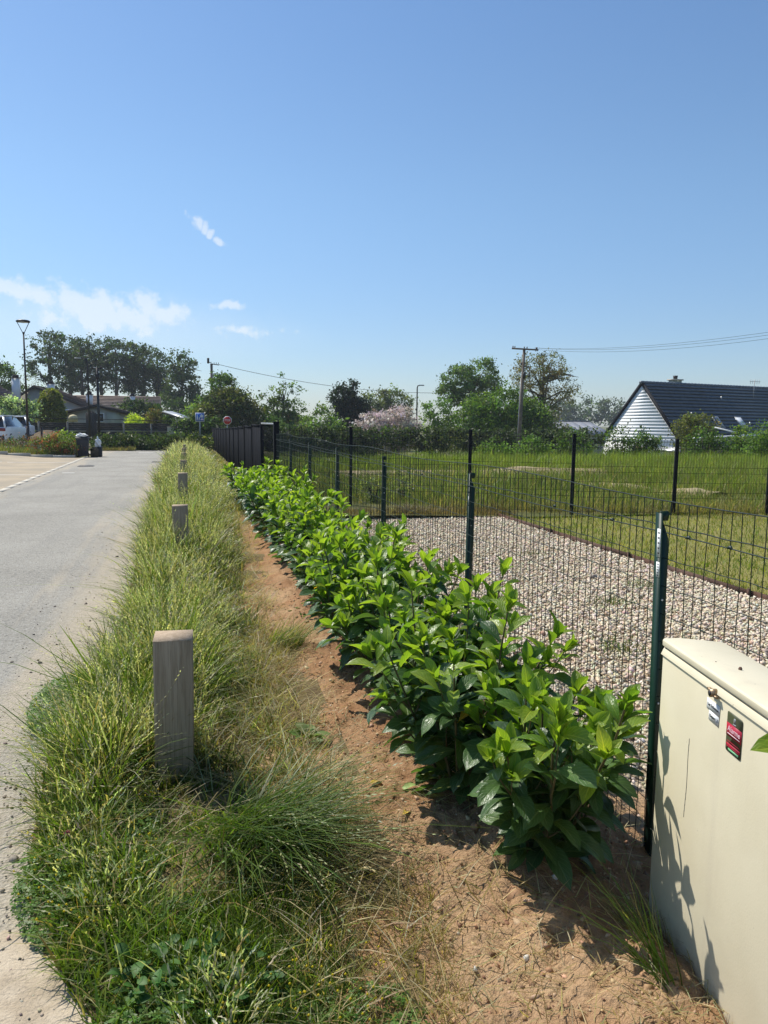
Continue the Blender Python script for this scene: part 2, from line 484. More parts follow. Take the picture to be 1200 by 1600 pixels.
class Geo:
    """Collects boxes, prisms, tubes and sheets into one mesh."""
    def __init__(self):
        self.V = []; self.F4 = []; self.F3 = []; self.C = []; self.n = 0

    def add(self, V, F4=None, F3=None, col=None):
        V = np.asarray(V, float)
        self.V.append(V)
        if F4 is not None and len(F4):
            self.F4.append(np.asarray(F4, int) + self.n)
        if F3 is not None and len(F3):
            self.F3.append(np.asarray(F3, int) + self.n)
        if col is not None:
            self.C.append(np.broadcast_to(np.asarray(col, float), (len(V), 3)))
        self.n += len(V)
        return self

    def box(self, c, s, rz=0.0, mat3=None):
        h = np.asarray(s, float) / 2
        p = np.array([[i, j, k] for k in (-1, 1) for j in (-1, 1) for i in (-1, 1)], float) * h
        if mat3 is not None:
            p = p @ np.asarray(mat3, float).T
        elif rz:
            cz, sz = math.cos(rz), math.sin(rz)
            p = p @ np.array([[cz, -sz, 0], [sz, cz, 0], [0, 0, 1]]).T
        return self.add(p + np.asarray(c, float), [[0, 2, 3, 1], [4, 5, 7, 6], [0, 1, 5, 4], [2, 6, 7, 3], [0, 4, 6, 2], [1, 3, 7, 5]])

    def bar(self, a, b, wd, ht):
        """A rectangular bar from a to b."""
        a = Vector(a); b = Vector(b)
        d = b - a
        q = d.to_track_quat('Y', 'Z').to_matrix()
        return self.box((a + b) / 2, (wd, d.length, ht), mat3=[list(r) for r in q])

    def tube(self, pts, rad, n=6, cap=True):
        pts = np.asarray(pts, float); k = len(pts)
        rad = np.broadcast_to(np.asarray(rad, float), (k,))
        tg = np.gradient(pts, axis=0); tg /= np.linalg.norm(tg, axis=1)[:, None] + 1e-12
        ref = np.array([0, 0, 1.0]) if abs(tg[0][2]) < .9 else np.array([1.0, 0, 0])
        V = np.zeros((k, n, 3)); ang = np.arange(n) * 2 * np.pi / n
        for i in range(k):
            u = np.cross(tg[i], ref); u /= np.linalg.norm(u) + 1e-12
            v = np.cross(tg[i], u)
            V[i] = pts[i] + rad[i] * (np.cos(ang)[:, None] * u + np.sin(ang)[:, None] * v)
        idx = np.arange(k * n).reshape(k, n)
        a = idx[:-1]; b = np.roll(idx, -1, 1)[:-1]; c = np.roll(idx, -1, 1)[1:]; d = idx[1:]
        F4 = np.stack([a, d, c, b], -1).reshape(-1, 4)
        Vv = V.reshape(-1, 3); F3 = None
        if cap:
            Vv = np.vstack([Vv, pts[0], pts[-1]])
            j = np.arange(n); j2 = (j + 1) % n
            F3 = np.vstack([np.stack([np.full(n, k * n), j, j2], -1), np.stack([np.full(n, k * n + 1), (k - 1) * n + j2, (k - 1) * n + j], -1)])
        return self.add(Vv, F4, F3)

    def prism(self, poly, axis0, axis1, org, depth_vec):
        """Extrude a polygon (2-D points in axis0, axis1) along depth_vec, as triangles fans (convex) and quads."""
        P = np.asarray(poly, float); n = len(P)
        a0 = np.asarray(axis0, float); a1 = np.asarray(axis1, float)
        A = np.asarray(org, float) + P[:, :1] * a0 + P[:, 1:] * a1
        B = A + np.asarray(depth_vec, float)
        F4 = [[i, (i + 1) % n, n + (i + 1) % n, n + i] for i in range(n)]
        F3 = [[0, i + 1, i] for i in range(1, n - 1)] + [[n, n + i, n + i + 1] for i in range(1, n - 1)]
        return self.add(np.vstack([A, B]), F4, F3)

    def mesh(self, name, smooth=False):
        return mesh_np(name, np.vstack(self.V), np.vstack(self.F4) if self.F4 else None, np.vstack(self.F3) if self.F3 else None,
                       np.vstack(self.C) if self.C else None, smooth=smooth)

    def obj(self, name, mat, parent=None, kind=None, smooth=False, bevel=0.0):
        o = link(name, self.mesh(name, smooth), mat, parent, kind)
        if bevel:
            b = o.modifiers.new('edges', 'BEVEL'); b.width = bevel; b.segments = 2; b.limit_method = 'ANGLE'
        return o


def sheet(name, xs, ys, zoff, mat, kind='structure', disp=None, smooth=True, clip=None):
    """A terrain-following grid. xs may be a function of y giving (left, right)."""
    ys = np.asarray(ys, float)
    if callable(xs[0]):
        n = xs[2]; t = np.linspace(0, 1, n)
        X = np.array([xs[0](y) + (xs[1](y) - xs[0](y)) * t for y in ys])
    else:
        X = np.tile(np.asarray(xs, float), (len(ys), 1))
    Y = np.tile(ys[:, None], (1, X.shape[1]))
    Z = zt(X, Y) + zoff
    if disp is not None:
        Z = Z + disp(X, Y)
    V = np.stack([X, Y, Z], -1).reshape(-1, 3)
    idx = np.arange(len(V)).reshape(X.shape)
    F4 = np.stack([idx[:-1, :-1], idx[:-1, 1:], idx[1:, 1:], idx[1:, :-1]], -1).reshape(-1, 4)
    o = link(name, mesh_np(name, V, F4, smooth=smooth), mat, kind=kind)
    return o


def gen_lin(*segs):
    out = []
    for a, b, s in segs:
        out += list(np.arange(a, b, s))
    out.append(segs[-1][1])
    return np.array(out)


# ------------------------------------------------------------------ ground
gx = np.array(sorted(set(list(np.arange(-40, 61, 2.5)) + [-700, -400, -200, -120, -80, -60, 80, 110, 160, 250, 450, 700])))
gy = np.array(sorted(set(list(np.arange(-12, 101, 2.5)) + [-300, -120, -50, -25, 120, 150, 200, 300, 500, 700])))
sheet('ground', gx, gy, -0.06, M['meadow'])

kx = lambda y: -3.90 - 0.026 * (y - 17.8)
sheet('road', (lambda y: kx(y), lambda y: -0.42, 9), gen_lin((-8, 50, 1.0)), 0.0, M['asphalt'])
sheet('cross_road', gen_lin((-30, kx(41) - .3, 1.5)), gen_lin((41.5, 45.8, .8)), 0.002, M['asphalt'])
sheet('cross_road', gen_lin((-.42, 4.5, .8)), gen_lin((43.4, 47.0, .8)), 0.002, M['asphalt'])
sheet('parking_bay', (lambda y: -16.0, lambda y: kx(y) - .16, 8), gen_lin((8, 36.4, 1.0)), 0.004, M['sand_pave'])


def strip(name, pts, wd, z, mat, kind='structure', group=None):
    """Painted line or kerb sheet along points."""
    P = np.asarray(pts, float); tg = np.gradient(P, axis=0); tg /= np.linalg.norm(tg, axis=1)[:, None]
    nn = np.stack([-tg[:, 1], tg[:, 0]], -1) * wd / 2
    L = P - nn; Rr = P + nn
    V = np.vstack([np.column_stack([L, zt(L[:, 0], L[:, 1]) + z]), np.column_stack([Rr, zt(Rr[:, 0], Rr[:, 1]) + z])])
    k = len(P); i = np.arange(k - 1)
    return link(name, mesh_np(name, V, np.stack([i, i + 1, k + i + 1, k + i], -1)), mat, kind=kind)


# (bed first, then the stones)
# flush concrete edge stones between road and parking, laid one by one
kerb = empty('kerb', 'pale flush concrete kerb line between road and parking bays', 'kerb')
kerb['kind'] = 'structure'
strip('kerb_bed', [(kx(y_) - .08, y_) for y_ in np.arange(8, 38.1, .5)], .155, .0065, M['kerb'])
for i in range(30):
    ya = 8 + i * 1.0
    x0, x1 = kx(ya) - .08, kx(ya + 1) - .08
    g = Geo().bar((x0, ya + .001, zf(x0, ya) - .032), (x1, ya + .999, zf(x1, ya + 1) - .032 + .001 * (i % 3)), .16, .08)
    g.obj('kerb_stone', M['kerb'], kerb)
for (a, b) in (((-4.15, 23.85), (-9.5, 24.9)), ((-4.45, 31.9), (-9.5, 30.6)), ((-4.0, 17.0), (-9, 18.6))):
    strip('parking_line', np.linspace(a, b, 8), .10, .010, M['paint'])
for (a, b) in (((-2.5, 43.0), (-1.75, 43.0)), ((-1.45, 42.6), (-.75, 42.6)), ((-3.7, 24.95), (-3.35, 24.95))):
    strip('road_marking', np.linspace(a, b, 3), .34 if a[1] > 30 else .16, .005, M['paint'])
# drain grates let into the road
for k, (x, y, lab) in enumerate(((-3.5, 29.0, 'dark iron drain grate beside the pale kerb line'), (-1.1, 32.1, 'dark iron drain grate beside the grass verge'))):
    t = empty('drain_grate', lab, 'drain grate', (x, y, zf(x, y)), 0, 'drain grates in the road')
    g = Geo()
    for sx in (-1, 1):
        g.box((sx * .24, 0, .006), (.05, .5, .012)); g.box((0, sx * .24, .006), (.43, .05, .012))
    g.obj('frame', M['plastic'], t)
    g = Geo()
    for j in range(7):
        g.box((-.18 + j * .06, 0, .005), (.03, .43, .01))
    g.obj('bar', M['plastic'], t)

# planted strip beyond the parking, with a raised kerb
sheet('planted_strip', gen_lin((-16, -4.95, .8)), gen_lin((36.6, 41.4, .5)), 0.06, M['verge'])
for i in range(12):
    x = -16 + i * .93
    o = Geo().box((x + .46, 36.5, zf(x + .46, 36.5) + .04), (.92, .16, .16)).obj('kerb_stone', M['kerb'])
    o['kind'] = 'structure'
sheet('dirt_bank', gen_lin((-11.5, -5.6, .3)), gen_lin((48.5, 58, .5)), -.02, M['dirtbank'],
      disp=lambda X, Y: np.maximum(0, 0.75 * np.exp(-((X + 8.6) / 1.3) ** 2) * np.exp(-((Y - 54) / 3.2) ** 2) + .25 * vnoise(X, Y, 1.5)))

# verge, soil bed, gravel, lawn
def xl(y):
    return np.interp(y, [1.0, 1.9, 2.2, 2.6, 3.0, 4.3, 4.8, 6, 8, 10, 14, 20, 60], [-.16, -.22, -.42, -.56, -.60, -.70, -.58, -.52, -.55, -.60, -.66, -.72, -.80])


def xr(y):
    return np.interp(y, [1, 1.8, 2.6, 4.3, 5.4, 7.7, 9.5, 12.4, 13.4, 13.9, 60], [.42, .50, .60, .62, .66, .74, .84, .98, 1.1, 1.5, 1.5])


sheet('verge_ground', (lambda y: float(xl(y)), lambda y: float(xr(y)) + .12, 24), gen_lin((-1, 6, .06), (6, 14, .2), (14, 46, .7)), .004, M['verge'],
      disp=lambda X, Y: .03 * (vnoise(X, Y, 3.0, 1) + .5) * sm(0, .12, X - xl(Y)))
sheet('sand_shoulder', (lambda y: -1.6, lambda y: float(xl(y)) + .14, 40), gen_lin((.5, 3.3, .03)), .006, M['sand'],
      disp=lambda X, Y: .012 * vnoise(X, Y, 22, 3) + .008 * vnoise(X, Y, 60, 4) - .05 * sm(-.95, -1.55, X + .3 * vnoise(X, Y, 3, 5)) - .05 * sm(2.3, 3.2, Y + .7 * vnoise(X, Y, 2.5, 6)))


def soil_disp(X, Y):
    k = sm(0, .15, X - xr(Y)) * 1.0
    d = .055 * vnoise(X, Y, 2.3, 7) + .035 * vnoise(X, Y, 6, 8) + .030 * np.abs(vnoise(X, Y, 16, 9)) + .018 * vnoise(X, Y, 36, 10) + .011 * vnoise(X, Y, 75, 11)
    d = d + .055 * np.maximum(0, vnoise(X, Y, 11, 13)) * np.exp(-((X - 1.05) / .32) ** 2)
    ridge = .05 * np.exp(-((X - 1.18) / .3) ** 2)
    return .02 + k * (d + ridge) + .012 * vnoise(X, Y, 30, 12)


sheet('soil_bed', np.linspace(.30, 1.86, 140), gen_lin((.9, 3.6, .010), (3.6, 6, .022), (6, 14.2, .06)), .0, M['soil'], disp=soil_disp)
sheet('gravel_bed', gen_lin((1.8, 5.06, .3)), gen_lin((-3, 11.8, .3)), .0, M['gravelbed'])
sheet('lawn', gen_lin((5.09, 24, .5)), gen_lin((-3, 11.3, .5)), .03, M['lawn'])
sheet('meadow', gen_lin((1.7, 46, .8)), gen_lin((11.7, 50, .6)), .0, M['meadow'],
      disp=lambda X, Y: .25 * np.maximum(0, vnoise(X, Y, .25, 14)) + .10 * vnoise(X, Y, .9, 15) * sm(12, 15, Y))
sheet('bare_patch', gen_lin((4.2, 12.5, .25)), gen_lin((19.6, 23.6, .25)), .0, M['sandpatch'],
      disp=lambda X, Y: .32 * np.exp(-((Y - 21.6 + (X - 9) * .12) / .8) ** 2) - .12 + .16 * vnoise(X, Y, .8, 16))
sheet('bare_patch', gen_lin((8.6, 12.2, .2)), gen_lin((14.0, 17.8, .2)), .0, M['sandpatch'],
      disp=lambda X, Y: .26 * np.exp(-((X - 10.5 + (Y - 16) * .35) / .45) ** 2) - .12 + .20 * vnoise(X, Y, 1.1, 17))

# steel edging between gravel and lawn, in butted lengths
edg = empty('lawn_edging', 'low rusty brown steel edging between pale gravel and mown lawn', 'lawn edging', (5.07, 0, 0))
for i in range(6):
    ya = -.2 + i * 2.0
    Geo().box((.004 * (i % 2), ya + 1.0, .012 + .003 * (i % 3)), (.008, 1.994, .10)).obj('edging_strip', M['rust'], edg)
    Geo().box((-.016, ya + .05, .02), (.022, .03, .12)).obj('stake', M['rust'], edg)

# ------------------------------------------------------------------ grass
def blades(P, H, Wd, az, lean, curl, col, lv=(0, .4, .75, 1.0)):
    """Grass blades: three segments each, leaning along az."""
    N = len(P); k = len(lv)
    H = np.broadcast_to(H, N); Wd = np.broadcast_to(Wd, N)
    d = np.stack([np.cos(az), np.sin(az), np.zeros(N)], -1)
    fa = rng.random(N) * np.pi
    wv = np.stack([np.cos(fa), np.sin(fa), np.zeros(N)], -1)
    V = np.zeros((N, 2 * k - 1, 3)); ws = (1, .9, .6)
    for i, t in enumerate(lv):
        hor = (lean * t + curl * t * t) * H
        z = H * (t - .42 * (lean + curl) ** 2 * t * t / (1 + (lean + curl) ** 2 * .5))
        c = P + d * hor[:, None]; c[:, 2] += z
        if i < k - 1:
            V[:, 2 * i] = c - wv * (Wd * ws[i] / 2)[:, None]; V[:, 2 * i + 1] = c + wv * (Wd * ws[i] / 2)[:, None]
        else:
            V[:, 2 * i] = c
    b = np.arange(N)[:, None] * (2 * k - 1)
    F4 = np.concatenate([b + np.array([2 * i, 2 * i + 1, 2 * i + 3, 2 * i + 2]) for i in range(k - 2)])
    F3 = b + np.array([2 * k - 4, 2 * k - 3, 2 * k - 2])
    C = np.repeat(np.asarray(col)[:, None, :], 2 * k - 1, 1)
    return V.reshape(-1, 3), F4, F3, C.reshape(-1, 3)


def seed_heads(P, H, az, lean, curl, col, n=7, size=.009, t0=.74):
    """Spikelets along the top of each culm."""
    N = len(P)
    d = np.stack([np.cos(az), np.sin(az), np.zeros(N)], -1)

    def at(t):
        hor = (lean * t + curl * t * t) * H
        z = H * (t - .42 * (lean + curl) ** 2 * t * t / (1 + (lean + curl) ** 2 * .5))
        c = P + d * hor[:, None]; c[:, 2] += z
        return c
    Vs = []; Cs = []
    for j in range(n):
        t = t0 + (1.0 - t0) * j / (n - 1)
        c = at(t); tg = at(t + .03) - c
        tg /= np.linalg.norm(tg, axis=1)[:, None] + 1e-9
        a = rng.random(N) * 6.28
        sd_ = np.stack([np.cos(a), np.sin(a), rng.normal(0, .3, N)], -1)
        s = (size * (1.15 - .5 * j / n))
        q = np.stack([c, c + tg * s * .9 + sd_ * s * .45, c + tg * s * 1.9 + sd_ * s * .35, c + tg * s * .8 - sd_ * s * .15], 1)
        Vs.append(q); Cs.append(np.repeat(np.asarray(col)[:, None], 4, 1))
    V = np.concatenate(Vs).reshape(-1, 3)
    F4 = np.arange(len(V)).reshape(-1, 4)
    return V, F4, None, np.concatenate(Cs).reshape(-1, 3)


def pick(cols, p, N, var=.22):
    c = np.asarray(cols, float)[rng.choice(len(cols), N, p=np.asarray(p, float) / sum(p))]
    return np.clip(c * (1 + rng.normal(0, var, (N, 1))) * (1 + rng.normal(0, .06, (N, 3))), .008, .9)


G1, G2, G3 = (.075, .118, .016), (.108, .160, .023), (.160, .210, .038)
ST1, ST2, PALE = (.36, .29, .13), (.26, .19, .08), (.34, .33, .20)


def tall_factor(x, y):
    rel = (x - xl(y)) / (xr(y) - xl(y)) + .25 * vnoise(x, y, 1.7, 19)
    f = np.interp(y, [1.5, 2.2, 2.8, 3.6, 5, 9, 60], [.34, .40, .52, .78, .86, .92, 1.0])
    f = f * np.interp(rel, [0, .10, .30, .52, .72, 1.0], [.55, .82, 1.0, .85, .36, .20])
    f = np.where((np.abs(x + .06) < .24) & (y > 2.65) & (y < 3.32), f * .38, f)
    f = np.where((np.abs(x + .075) < .17) & (y > 6.9) & (y < 8.5), f * .75, f)
    f = np.where((np.abs(x + .075) < .16) & (y > 11.2) & (y < 13.6), f * .8, f)
    return f * np.clip(1 + .75 * vnoise(x, y, 2.6, 20), .45, 1.5)


def verge_pts(n, y0, y1):
    y = y0 + (y1 - y0) * rng.random(n)
    x0 = xl(y) + np.interp(y, [1.8, 2.5, 4, 6, 12, 20], [.05, .05, .10, .13, .10, .03]) + .18 * vnoise(0 * y, y, 1.9, 33) + .10 * vnoise(0 * y, y, 6, 34)
    x1 = xr(y) - np.interp(y, [2.0, 3.0, 4.5, 9, 12.5, 13.4], [.02, .09, .20, .22, .18, -.05]) + .12 * vnoise(0 * y, y, 2.3, 35)
    x = x0 + (x1 - x0) * rng.random(n)
    keep = ~((np.abs(x + .075) < .09) & (np.abs(((y - 3.36 + 2.575) % 5.15) - 2.575) < .09))
    return x[keep], y[keep]


gg = Geo(); gh = Geo()
for (n, y0, y1, wd, hb, pc) in ((21000, 1.3, 3.0, .0062, .33, .11), (23000, 3.0, 6.0, .0070, .42, .19), (30000, 6.0, 14.0, .0085, .43, .20),
                                (26000, 14.0, 26.0, .014, .44, .28), (16000, 26, 45.5, .026, .44, .3)):
    x, y = verge_pts(n, y0, y1)
    f = tall_factor(x, y); N = len(x)
    clump = vnoise(x, y, 5.5, 21)
    keep = rng.random(N) < np.clip(.66 + 1.5 * clump, .08, 1)
    x, y, f = x[keep], y[keep], f[keep]; N = len(x)
    H = hb * f * np.exp(rng.normal(-.12, .30, N))
    rel = (x - xl(y)) / (xr(y) - xl(y))
    az = rng.normal(0, 1.5, N) + np.where(rng.random(N) < np.where(rel < .4, .6, .25), np.pi, np.where(rel > .65, 2.2, 5.2))
    cn = (1 + .75 * vnoise(x, y, 3.2, 24) + .3 * vnoise(x, y, 9, 25))[:, None]
    P = np.column_stack([x, y, zt(x, y) + .006])
    dry = np.clip(np.where(rel > .68, .55, np.where(y < 2.7, .18, .12)) + .35 * vnoise(x, y, 1.6, 22), .03, .75)
    isdry = rng.random(N) < dry
    c = np.where(isdry[:, None], pick([ST1, ST2, PALE, (.46, .42, .26)], [4, 3, 3, 2], N), pick([G1, G2, G3], [4, 4, 2], N)) * cn
    c = np.clip(c, .01, .8)
    gg.add(*blades(P, H, wd * np.exp(rng.normal(0, .25, N)), az, np.abs(rng.normal(.20, .26, N)), np.abs(rng.normal(.45, .42, N)), c))
    # flowering culms
    m = rng.random(N) < pc * 1.4 * (f > .36)
    xs, ys, fs = x[m], y[m], f[m]; n2 = len(xs)
    H2 = hb * 1.3 * fs * np.exp(rng.normal(-.1, .2, n2)); az2 = az[m]
    l2 = np.abs(rng.normal(.18, .15, n2)); c2 = np.abs(rng.normal(.28, .3, n2))
    P2 = np.column_stack([xs, ys, zt(xs, ys) + .006])
    gg.add(*blades(P2, H2, wd * .50, az2, l2, c2, pick([(.26, .26, .10), (.40, .36, .19)], [1, 1], n2)))
    gh.add(*seed_heads(P2, H2, az2, l2, c2, pick([(.58, .56, .38), (.48, .41, .30), (.38, .39, .19)], [5, 3, 2], n2), 7 if y0 < 14 else 4, max(.0095, wd * 1.6)))
gg.obj('verge_grass', M['grass'], kind='stuff')
gh.obj('grass_seed_heads', M['grass'], kind='stuff')

# dead grass and straw lying along the edge of the soil
n = 9000
y = np.concatenate([1.2 + 4.5 * rng.random(n * 2 // 3), 5.5 + 8.5 * rng.random(n - n * 2 // 3)])
x = xr(y) - .22 + np.abs(rng.normal(0, .125, n)) + .1 * vnoise(x=0 * y, y=y, f=2, seed=30)
x = np.where((y < 2.3) & (rng.random(n) < .35), x + .9 * rng.random(n), x)
kk = (y > 2.5) | (rng.random(n) < .6); x, y = x[kk], y[kk]; n = len(x)
keep = rng.random(n) < .25 + 1.5 * np.clip(vnoise(x, y, 4, 31) + .3, 0, 1)
x, y = x[keep], y[keep]; n = len(x)
gs = Geo().add(*blades(np.column_stack([x, y, zt(x, y) + .025 + .03 * rng.random(n) + np.maximum(0, soil_disp(x, y) - .02) * .8]), .03 + .10 * rng.random(n), .0030 + .002 * rng.random(n), rng.random(n) * 6.28,
                       .9 + 1.1 * rng.random(n), rng.normal(0, .5, n), pick([ST1, ST2, PALE, (.48, .40, .22)], [4, 3, 2, 2], n)))
gs.obj('dry_straw', M['grass'], kind='stuff')
# loose straw over the bare soil and short stubble at the bottom edge
n = 2800
x = .6 + 1.1 * rng.random(n); y = 1.2 + 3.4 * rng.random(n) ** 1.4
gs = Geo().add(*blades(np.column_stack([x, y, zt(x, y) + soil_disp(x, y) + .006]), .02 + .05 * rng.random(n), .0022 + .0015 * rng.random(n), rng.random(n) * 6.28,
                       1.6 + 1.2 * rng.random(n), rng.normal(0, .4, n), pick([ST1, ST2, PALE, (.5, .43, .27)], [4, 3, 3, 3], n)))
n = 3800
y = 1.3 + 1.4 * rng.random(n); x = xr(y) - .46 + .34 * rng.random(n)
gs.add(*blades(np.column_stack([x, y, zt(x, y) + .01]), .04 + .10 * rng.random(n), .0048, rng.random(n) * 6.28, np.abs(rng.normal(.4, .3, n)), np.abs(rng.normal(.3, .3, n)),
               pick([G1, G2, G3, ST1], [4, 4, 2, 2], n)))
n = 2000
y = 1.3 + 1.1 * rng.random(n); x = xr(y) - .12 + .34 * rng.random(n)
gs.add(*blades(np.column_stack([x, y, zt(x, y) + .01]), .03 + .06 * rng.random(n), .0028, rng.random(n) * 6.28, np.abs(rng.normal(.4, .3, n)), np.abs(rng.normal(.3, .3, n)),
               pick([ST1, ST2, (.22, .22, .06)], [3, 3, 2], n)))
gs.obj('scattered_straw', M['grass'], kind='stuff')

n = 6500
y = 2.3 + 5.0 * rng.random(n) ** 1.1; x = xl(y) + .1 + (xr(y) - xl(y) - .12) * rng.random(n)
k = vnoise(x, y, 2.4, 44) > .02 + .5 * (rng.random(n) - .5); x, y = x[k], y[k]; n = len(x)
gt_ = Geo().add(*blades(np.column_stack([x, y, zt(x, y) + .02 + .05 * rng.random(n)]), .08 + .14 * rng.random(n), .0036, rng.random(n) * 6.28,
                        .9 + .9 * rng.random(n), rng.normal(.1, .6, n), pick([ST1, ST2, PALE, (.44, .38, .22), (.20, .20, .07)], [3, 3, 3, 2, 2], n)))
gt_.obj('dead_thatch', M['grass'], kind='stuff')

# clover and medick mats
def clover(n, cx, cy, rx, ry, sz, hmax):
    r = np.sqrt(rng.random(n)); a = rng.random(n) * 6.28
    x = cx + rx * r * np.cos(a); y = cy + ry * r * np.sin(a)
    edge = 1 - r
    z = zt(x, y) + .015 + hmax * rng.random(n) * np.clip(edge * 3, .3, 1)
    base = np.column_stack([x, y, z])
    tilt = rng.normal(0, .35, (n, 2)); nrm = np.column_stack([tilt, np.ones(n)]); nrm /= np.linalg.norm(nrm, axis=1)[:, None]
    a0 = rng.random(n) * 6.28
    col = pick([(.085, .17, .028), (.12, .22, .04), (.16, .25, .06)], [4, 4, 2], n, .2)
    Vs = []; Cs = []
    s = sz * (.7 + .6 * rng.random(n))
    for k in range(3):
        an = a0 + k * 2.094
        d = np.column_stack([np.cos(an), np.sin(an), np.zeros(n)]); d -= nrm * np.sum(d * nrm, 1)[:, None]
        p = np.cross(nrm, d); s_ = s[:, None]
        Vs.append(np.stack([base, base + (d * .55 + p * .38) * s_ + nrm * .12 * s_, base + d * s_ * .98, base + (d * .55 - p * .38) * s_ + nrm * .12 * s_], 1))
        Cs.append(np.repeat(col[:, None], 4, 1))
    V = np.concatenate(Vs).reshape(-1, 3)
    return V, np.arange(len(V)).reshape(-1, 4), None, np.concatenate(Cs).reshape(-1, 3)


gc = Geo()
gc.add(*clover(2600, -.34, 2.72, .26, .5, .013, .09))
gc.add(*clover(1500, -.66, 4.35, .20, .5, .015, .09))
gc.add(*clover(1100, -.10, 2.20, .25, .25, .013, .06))
gc.add(*clover(1800, .02, 1.86, .30, .22, .014, .08))
gc.add(*clover(1000, .35, 1.75, .25, .2, .012, .05))
gc.obj('clover_mat', M['grass'], kind='stuff')
gy_ = Geo()
for cx, cy, rx, ry, n in ((-.34, 2.72, .25, .5, 110), (-.66, 4.35, .2, .45, 30), (.3, 1.8, .25, .2, 60)):
    a = rng.random(n) * 6.28; r = np.sqrt(rng.random(n))
    P = np.column_stack([cx + rx * r * np.cos(a), cy + ry * r * np.sin(a), np.full(n, .11) + .03 * rng.random(n)])
    s = .0042
    V = (P[:, None] + s * np.array([[1, 0, 0], [0, 1, 0], [-1, 0, 0], [0, -1, 0], [0, 0, 1.2], [0, 0, -1.0]])).reshape(-1, 3)
    b = np.arange(n)[:, None] * 6
    F3 = np.concatenate([b + np.array(t) for t in ((0, 1, 4), (1, 2, 4), (2, 3, 4), (3, 0, 4), (1, 0, 5), (2, 1, 5), (3, 2, 5), (0, 3, 5))])
    gy_.add(V, None, F3, np.tile((.62, .50, .03), (len(V), 1)))
gy_.obj('medick_flowers', M['grass'], kind='stuff')


# ------------------------------------------------------------------ leaf templates
def leaf_template(nl=7, fold=.16, curl=.25, widen=.40, wave=.0, point=1.0):
    """Unit-length leaf along +Y, broadest past the middle; 2 quads across, nl along."""
    V = []; UV = []
    prof = np.array([.03, .34, .68, .90, 1.0, .96, .68, .03]) if nl == 7 else None
    for i in range(nl + 1):
        t = i / nl
        t2 = t if i < nl else 1.0
        wdt = widen * .5 * prof[i]
        zc = -curl * t * t + .06 * math.sin(t * 3)
        for s in (-1, 0, 1):
            V.append((s * wdt, t2, zc + fold * abs(s) * wdt * 2 + wave * math.sin(t * 9 + s * 2) * abs(s) * .05))
            UV.append((.5 + .5 * s, t))
    F = []
    for i in range(nl):
        for j in range(2):
            a = i * 3 + j
            F.append((a, a + 1, a + 4, a + 3))
    return np.array(V), np.array(F), np.array(UV)


LT_M = [leaf_template(7, .18, c, w_, wv) for c, w_, wv in ((.10, .44, .3), (.22, .47, .5), (.34, .42, .3), (.04, .46, .8), (.28, .40, .7))]
LT_Y = [leaf_template(7, .30, c, w_, .2) for c, w_ in ((.10, .40), (-.10, .36), (.24, .42), (.38, .37))]
ME_M = [mesh_np('laurel_leaf', V, F, uv=UV, smooth=True) for V, F, UV in LT_M]
ME_Y = [mesh_np('young_laurel_leaf', V, F, uv=UV, smooth=True) for V, F, UV in LT_Y]
for m_ in ME_M:
    m_.materials.append(M['mature'])
for m_ in ME_Y:
    m_.materials.append(M['young'])


def basis(d, n):
    d = d.normalized()
    x = d.cross(n)
    if x.length < 1e-4:
        x = d.cross(Vector((1, 0, 0)))
    x.normalize()
    return Matrix((x, d, x.cross(d))).transposed()


rl = random.Random(21)


